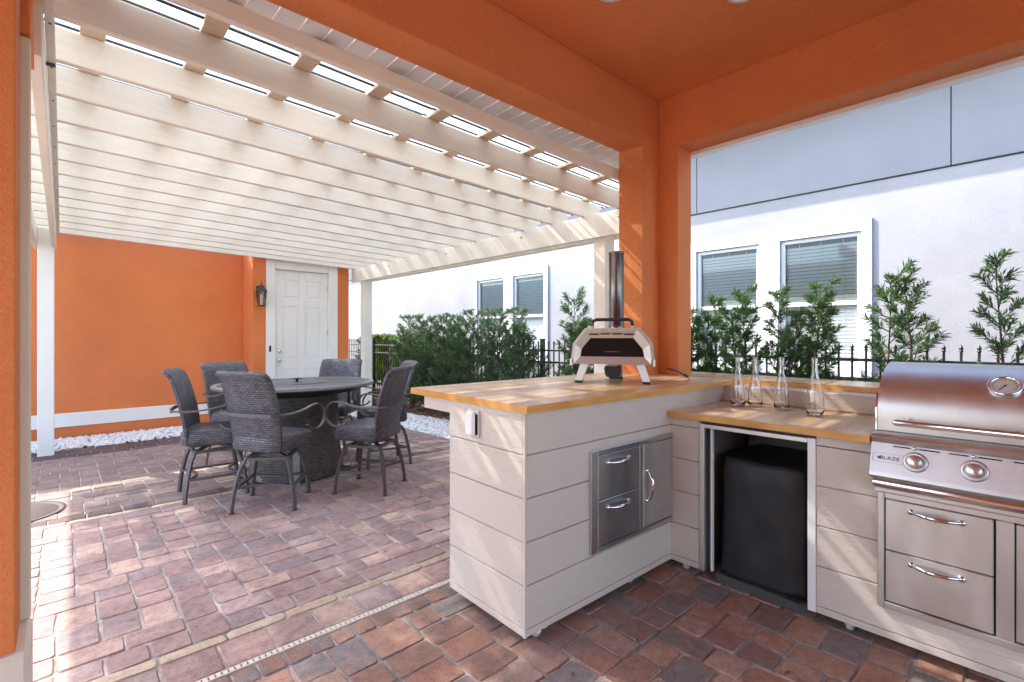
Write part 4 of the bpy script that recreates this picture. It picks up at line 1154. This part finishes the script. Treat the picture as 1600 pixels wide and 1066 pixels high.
cpts = [(2.71, 1.56, 1.165), (2.80, 1.56, 1.15), (2.94, 1.60, 1.125), (3.10, 1.66, 1.095), (3.22, 1.70, 1.0745), (3.34, 1.76, 1.0740), (3.44, 1.84, 1.0740)]
cb.tube(cpts, .0055, 8); tag(cb.build('power_cord', M['black_rubber']), 'black power cord trailing from the pizza oven across the bar top', 'cord')

# ================================================================== FIRE TABLE AND BAR CHAIRS
TX, TYY = 1.785, 5.215
ft = thing('fire_table', 'round dark slate fire table on a wicker drum base', 'table', (TX, TYY, gz(TYY)), rx=TILT)
MB().lathe([(.30, .922), (.705, .922), (.722, .925), (.755, .927), (.765, .918), (.762, .895), (.745, .885), (.60, .880)], 72).build('table_top', [M['slate']], ft)
MB().lathe([(.722, .9255), (.755, .9275), (.7655, .918), (.7625, .895)], 72).build('rim', M['rim'], ft)
lidp = MB().lathe([(0, .930), (.29, .930), (.297, .926), (.297, .915)], 56).build('burner_lid', M['slate'], ft)
MB().lathe([(0, .972), (.045, .970), (.048, .962), (.014, .956), (.012, .931)], 20).build('knob', M['black_metal'], lidp)
for k in range(6):
    MB().box((.31, -.0014, .9215), (.70, .0014, .9232), T=Matrix.Rotation(k * math.pi / 3 + .2, 4, 'Z')).build('joint_line', M['void'], ft)
MB().lathe([(.60, .880), (.60, .84), (.38, .80)], 56).build('apron', M['black_metal'], ft)
P = []
for i in range(14):
    f = i / 13; z = .012 + .80 * f; r = .435 - .045 * f + .012 * math.cos(f * 6.0)
    P.append([(r * math.cos(t_), r * math.sin(t_), z) for t_ in [2 * math.pi * k / 72 for k in range(72)]])
uvgrid('drum', P, M['wicker_base'], ft, closed=True)
for k in range(4):
    a = R(250 + 90 * k); c_, s_ = math.cos(a), math.sin(a)
    MB().tube([(c_ * .535, s_ * .535, .003), (c_ * .495, s_ * .495, .12), (c_ * .46, s_ * .46, .30), (c_ * .45, s_ * .45, .42)], (.030, .006), w='flat', up=Vector((c_, s_, .2)).normalized()).build('support_bar', M['rim'], ft)

def spline(pts, n):
    P = [Vector(p) for p in pts]; out = []
    for i in range(len(P) - 1):
        p0, p1, p2, p3 = P[max(i - 1, 0)], P[i], P[i + 1], P[min(i + 2, len(P) - 1)]
        for k in range(n):
            t = k / n; out.append(.5 * ((2 * p1) + (p2 - p0) * t + (2 * p0 - 5 * p1 + 4 * p2 - p3) * t * t + (3 * p1 - p0 - 3 * p2 + p3) * t ** 3))
    out.append(P[-1]); return out
def bar_chair(label, loc, base_deg, seat_deg, group):
    """x is the way the chair faces; the seat swivels on the base"""
    t = thing('bar_chair', label, 'chair', loc, R(base_deg), group)
    sw = R(seat_deg - base_deg); RS = Matrix.Rotation(sw, 4, 'Z')
    W = 'flat'
    for sx, sy in ((1, 1), (1, -1), (-1, 1), (-1, -1)):
        pts = spline([(sx * .150, sy * .150, .415), (sx * .185, sy * .185, .33), (sx * .212, sy * .212, .20), (sx * .228, sy * .228, .08), (sx * .232, sy * .232, .004)], 4)
        lg = MB().tube(pts, (.0135, .011), w=W, up=Vector((sx, sy, 0)).normalized()).build('leg', M['chair_metal'], t)
        MB().box((sx * .232 - .018, sy * .232 - .018, 0), (sx * .232 + .018, sy * .232 + .018, .010), .003).build('foot', M['black_rubber'], lg)
    for a in range(4):
        T = Matrix.Rotation(a * math.pi / 2, 4, 'Z')
        if a % 2: pts = [(.213, -.213, .19), (.213, .213, .19)]
        else: pts = spline([(.213, -.213, .19), (.150, -.11, .19), (.130, 0, .19), (.150, .11, .19), (.213, .213, .19)], 5)
        MB().tube(pts, (.011, .009), w=W, T=T).build('stretcher', M['chair_metal'], t)
        MB().tube([(.152, -.152, .405), (.152, .152, .405)], (.013, .012), w=W, T=T).build('top_rail', M['chair_metal'], t)
    b = MB()
    for a in range(4): b.tube([(.15, .15, .408), (.03, .03, .442)], (.013, .011), w=W, T=Matrix.Rotation(a * math.pi / 2, 4, 'Z'))
    b.lathe([(0, .47), (.085, .47), (.09, .455), (.085, .44), (.04, .432), (0, .432)], 20)
    b.build('swivel', M['chair_metal'], t)
    # seat: a rounded wicker pad, domed on top, rolled at the front
    P = []; n = 40
    def outl(s, z):
        row = []
        for k in range(n):
            a = 2 * math.pi * k / n; c_, s_ = math.cos(a), math.sin(a)
            e = 5.0; rr = (abs(c_) ** e + abs(s_) ** e) ** (-1 / e)
            row.append(RS @ Vector((.02 + .245 * s * rr * c_, .255 * s * rr * s_, z - (.012 if c_ > .7 else 0) * s)))
        return row
    for s, z in ((.02, .468), (.90, .468), (.985, .478), (1.0, .50), (1.0, .545), (.985, .570), (.94, .590), (.80, .602), (.5, .607), (.02, .608)): P.append(outl(s, z))
    uvgrid('seat', P, M['wicker'], t, closed=True)
    # backrest: curved woven panel wrapping the rear of the seat
    P = []; rows_ = 16; cols_ = 13
    for i in range(rows_):
        f = i / (rows_ - 1); z = .475 + .625 * f
        lean = -.205 - .030 * f - .105 * f ** 2 - (.030 * max(0, (f - .88) / .12) ** 2)
        wdt = .250 + .018 * math.sin(f * math.pi) + .008 * f
        row = []
        for k in range(cols_):
            u = -1 + 2 * k / (cols_ - 1)
            row.append(RS @ Vector((lean + .045 * abs(u) ** 2.2, wdt * u, z + (-.012 * abs(u) ** 6 if f > .95 else 0))))
        P.append(row)
    uvgrid('backrest', P, M['wicker'], t, thick=-.028)
    # arms: one flat strap each side, curling down and round to the seat front, joined by a band behind the back
    for sy in (1, -1):
        pts = spline([(-.262, sy * .262, .775), (-.12, sy * .292, .770), (.02, sy * .300, .785), (.14, sy * .300, .815), (.225, sy * .298, .810), (.275, sy * .296, .745), (.272, sy * .294, .665), (.225, sy * .290, .615), (.160, sy * .286, .607), (.115, sy * .280, .628), (.095, sy * .276, .655)], 5)
        MB().tube([RS @ p for p in pts], (.019, .0075), w=W, up=(RS @ Vector((0, sy, .001))).normalized().cross(Vector((0, 0, 1))).cross((RS @ Vector((0, sy, 0)))).normalized() if False else Vector((0, 0, 1)).lerp(Vector((0, 0, 1)), 0)).build('arm', M['chair_metal'], t) if False else None
        q = MB(); rings = []
        side = RS.to_3x3() @ Vector((0, 1, 0)); pp_ = [RS @ p for p in pts]
        vs = []
        for i, p in enumerate(pp_):
            d = (pp_[min(i + 1, len(pp_) - 1)] - pp_[max(i - 1, 0)]).normalized(); nn = d.cross(side).normalized(); sd = nn.cross(d).normalized()
            for a_, b_ in ((-1, -1), (1, -1), (1, 1), (-1, 1)): vs.append(p + sd * .015 * a_ + nn * .006 * b_)
        fs = [(4 * i + j, 4 * i + (j + 1) % 4, 4 * i + 4 + (j + 1) % 4, 4 * i + 4 + j) for i in range(len(pp_) - 1) for j in range(4)] + [(3, 2, 1, 0), tuple(4 * (len(pp_) - 1) + j for j in range(4))]
        q.add(vs, fs); q.build('arm', M['chair_metal'], t)
    pts = spline([(-.262, -.262, .775), (-.288, -.15, .775), (-.297, 0, .775), (-.288, .15, .775), (-.262, .262, .775)], 4)
    MB().tube([RS @ p for p in pts], (.0065, .014), w=W).build('back_band', M['chair_metal'], t)
    return t
GR = 'wicker bar chairs round the fire table'
def cl(x, y): return (x, y, gz(y) - .001)
bar_chair('dark wicker bar chair nearest the front, its woven back turned to the viewer', cl(1.295, 4.37), 57, 27, GR)
bar_chair('dark wicker bar chair at the left side of the fire table, seen from its side', cl(1.00, 5.06), -4, -20, GR)
bar_chair('dark wicker bar chair on the right turned sideways, nearest the bar counter', cl(2.095, 4.205), 129, 128, GR)
bar_chair('dark wicker bar chair mostly hidden behind the one nearest the bar counter', cl(2.63, 4.98), 168, 165, GR)
bar_chair('dark wicker bar chair behind the fire table in front of the blank orange wall', cl(1.47, 6.07), -58, -68, GR)
bar_chair('dark wicker bar chair behind the fire table in front of the white door', cl(2.46, 5.95), 226, 226, GR)

# fallen leaves and bits on the paving
rg = np.random.RandomState(11); V = []; F = []
for k in range(70):
    x, y = rg.uniform(-.2, 3.7), rg.uniform(.6, 7.6)
    a = rg.uniform(0, 6.28); l = rg.uniform(.008, .028); w_ = l * rg.uniform(.12, .3); z = gz(y) + .0035
    c_, s_ = math.cos(a), math.sin(a); o_ = len(V)
    V += [(x - c_ * l, y - s_ * l, z), (x + s_ * w_, y - c_ * w_, z + .003), (x + c_ * l, y + s_ * l, z + .001), (x - s_ * w_, y + c_ * w_, z + .004)]; F.append((o_, o_ + 1, o_ + 2, o_ + 3))
me = bpy.data.meshes.new('leaf_litter'); me.from_pydata(V, [], F); me.materials.append(M['chip'])
o = bpy.data.objects.new('leaf_litter', me); COL.objects.link(o); tag(o, kind='stuff')
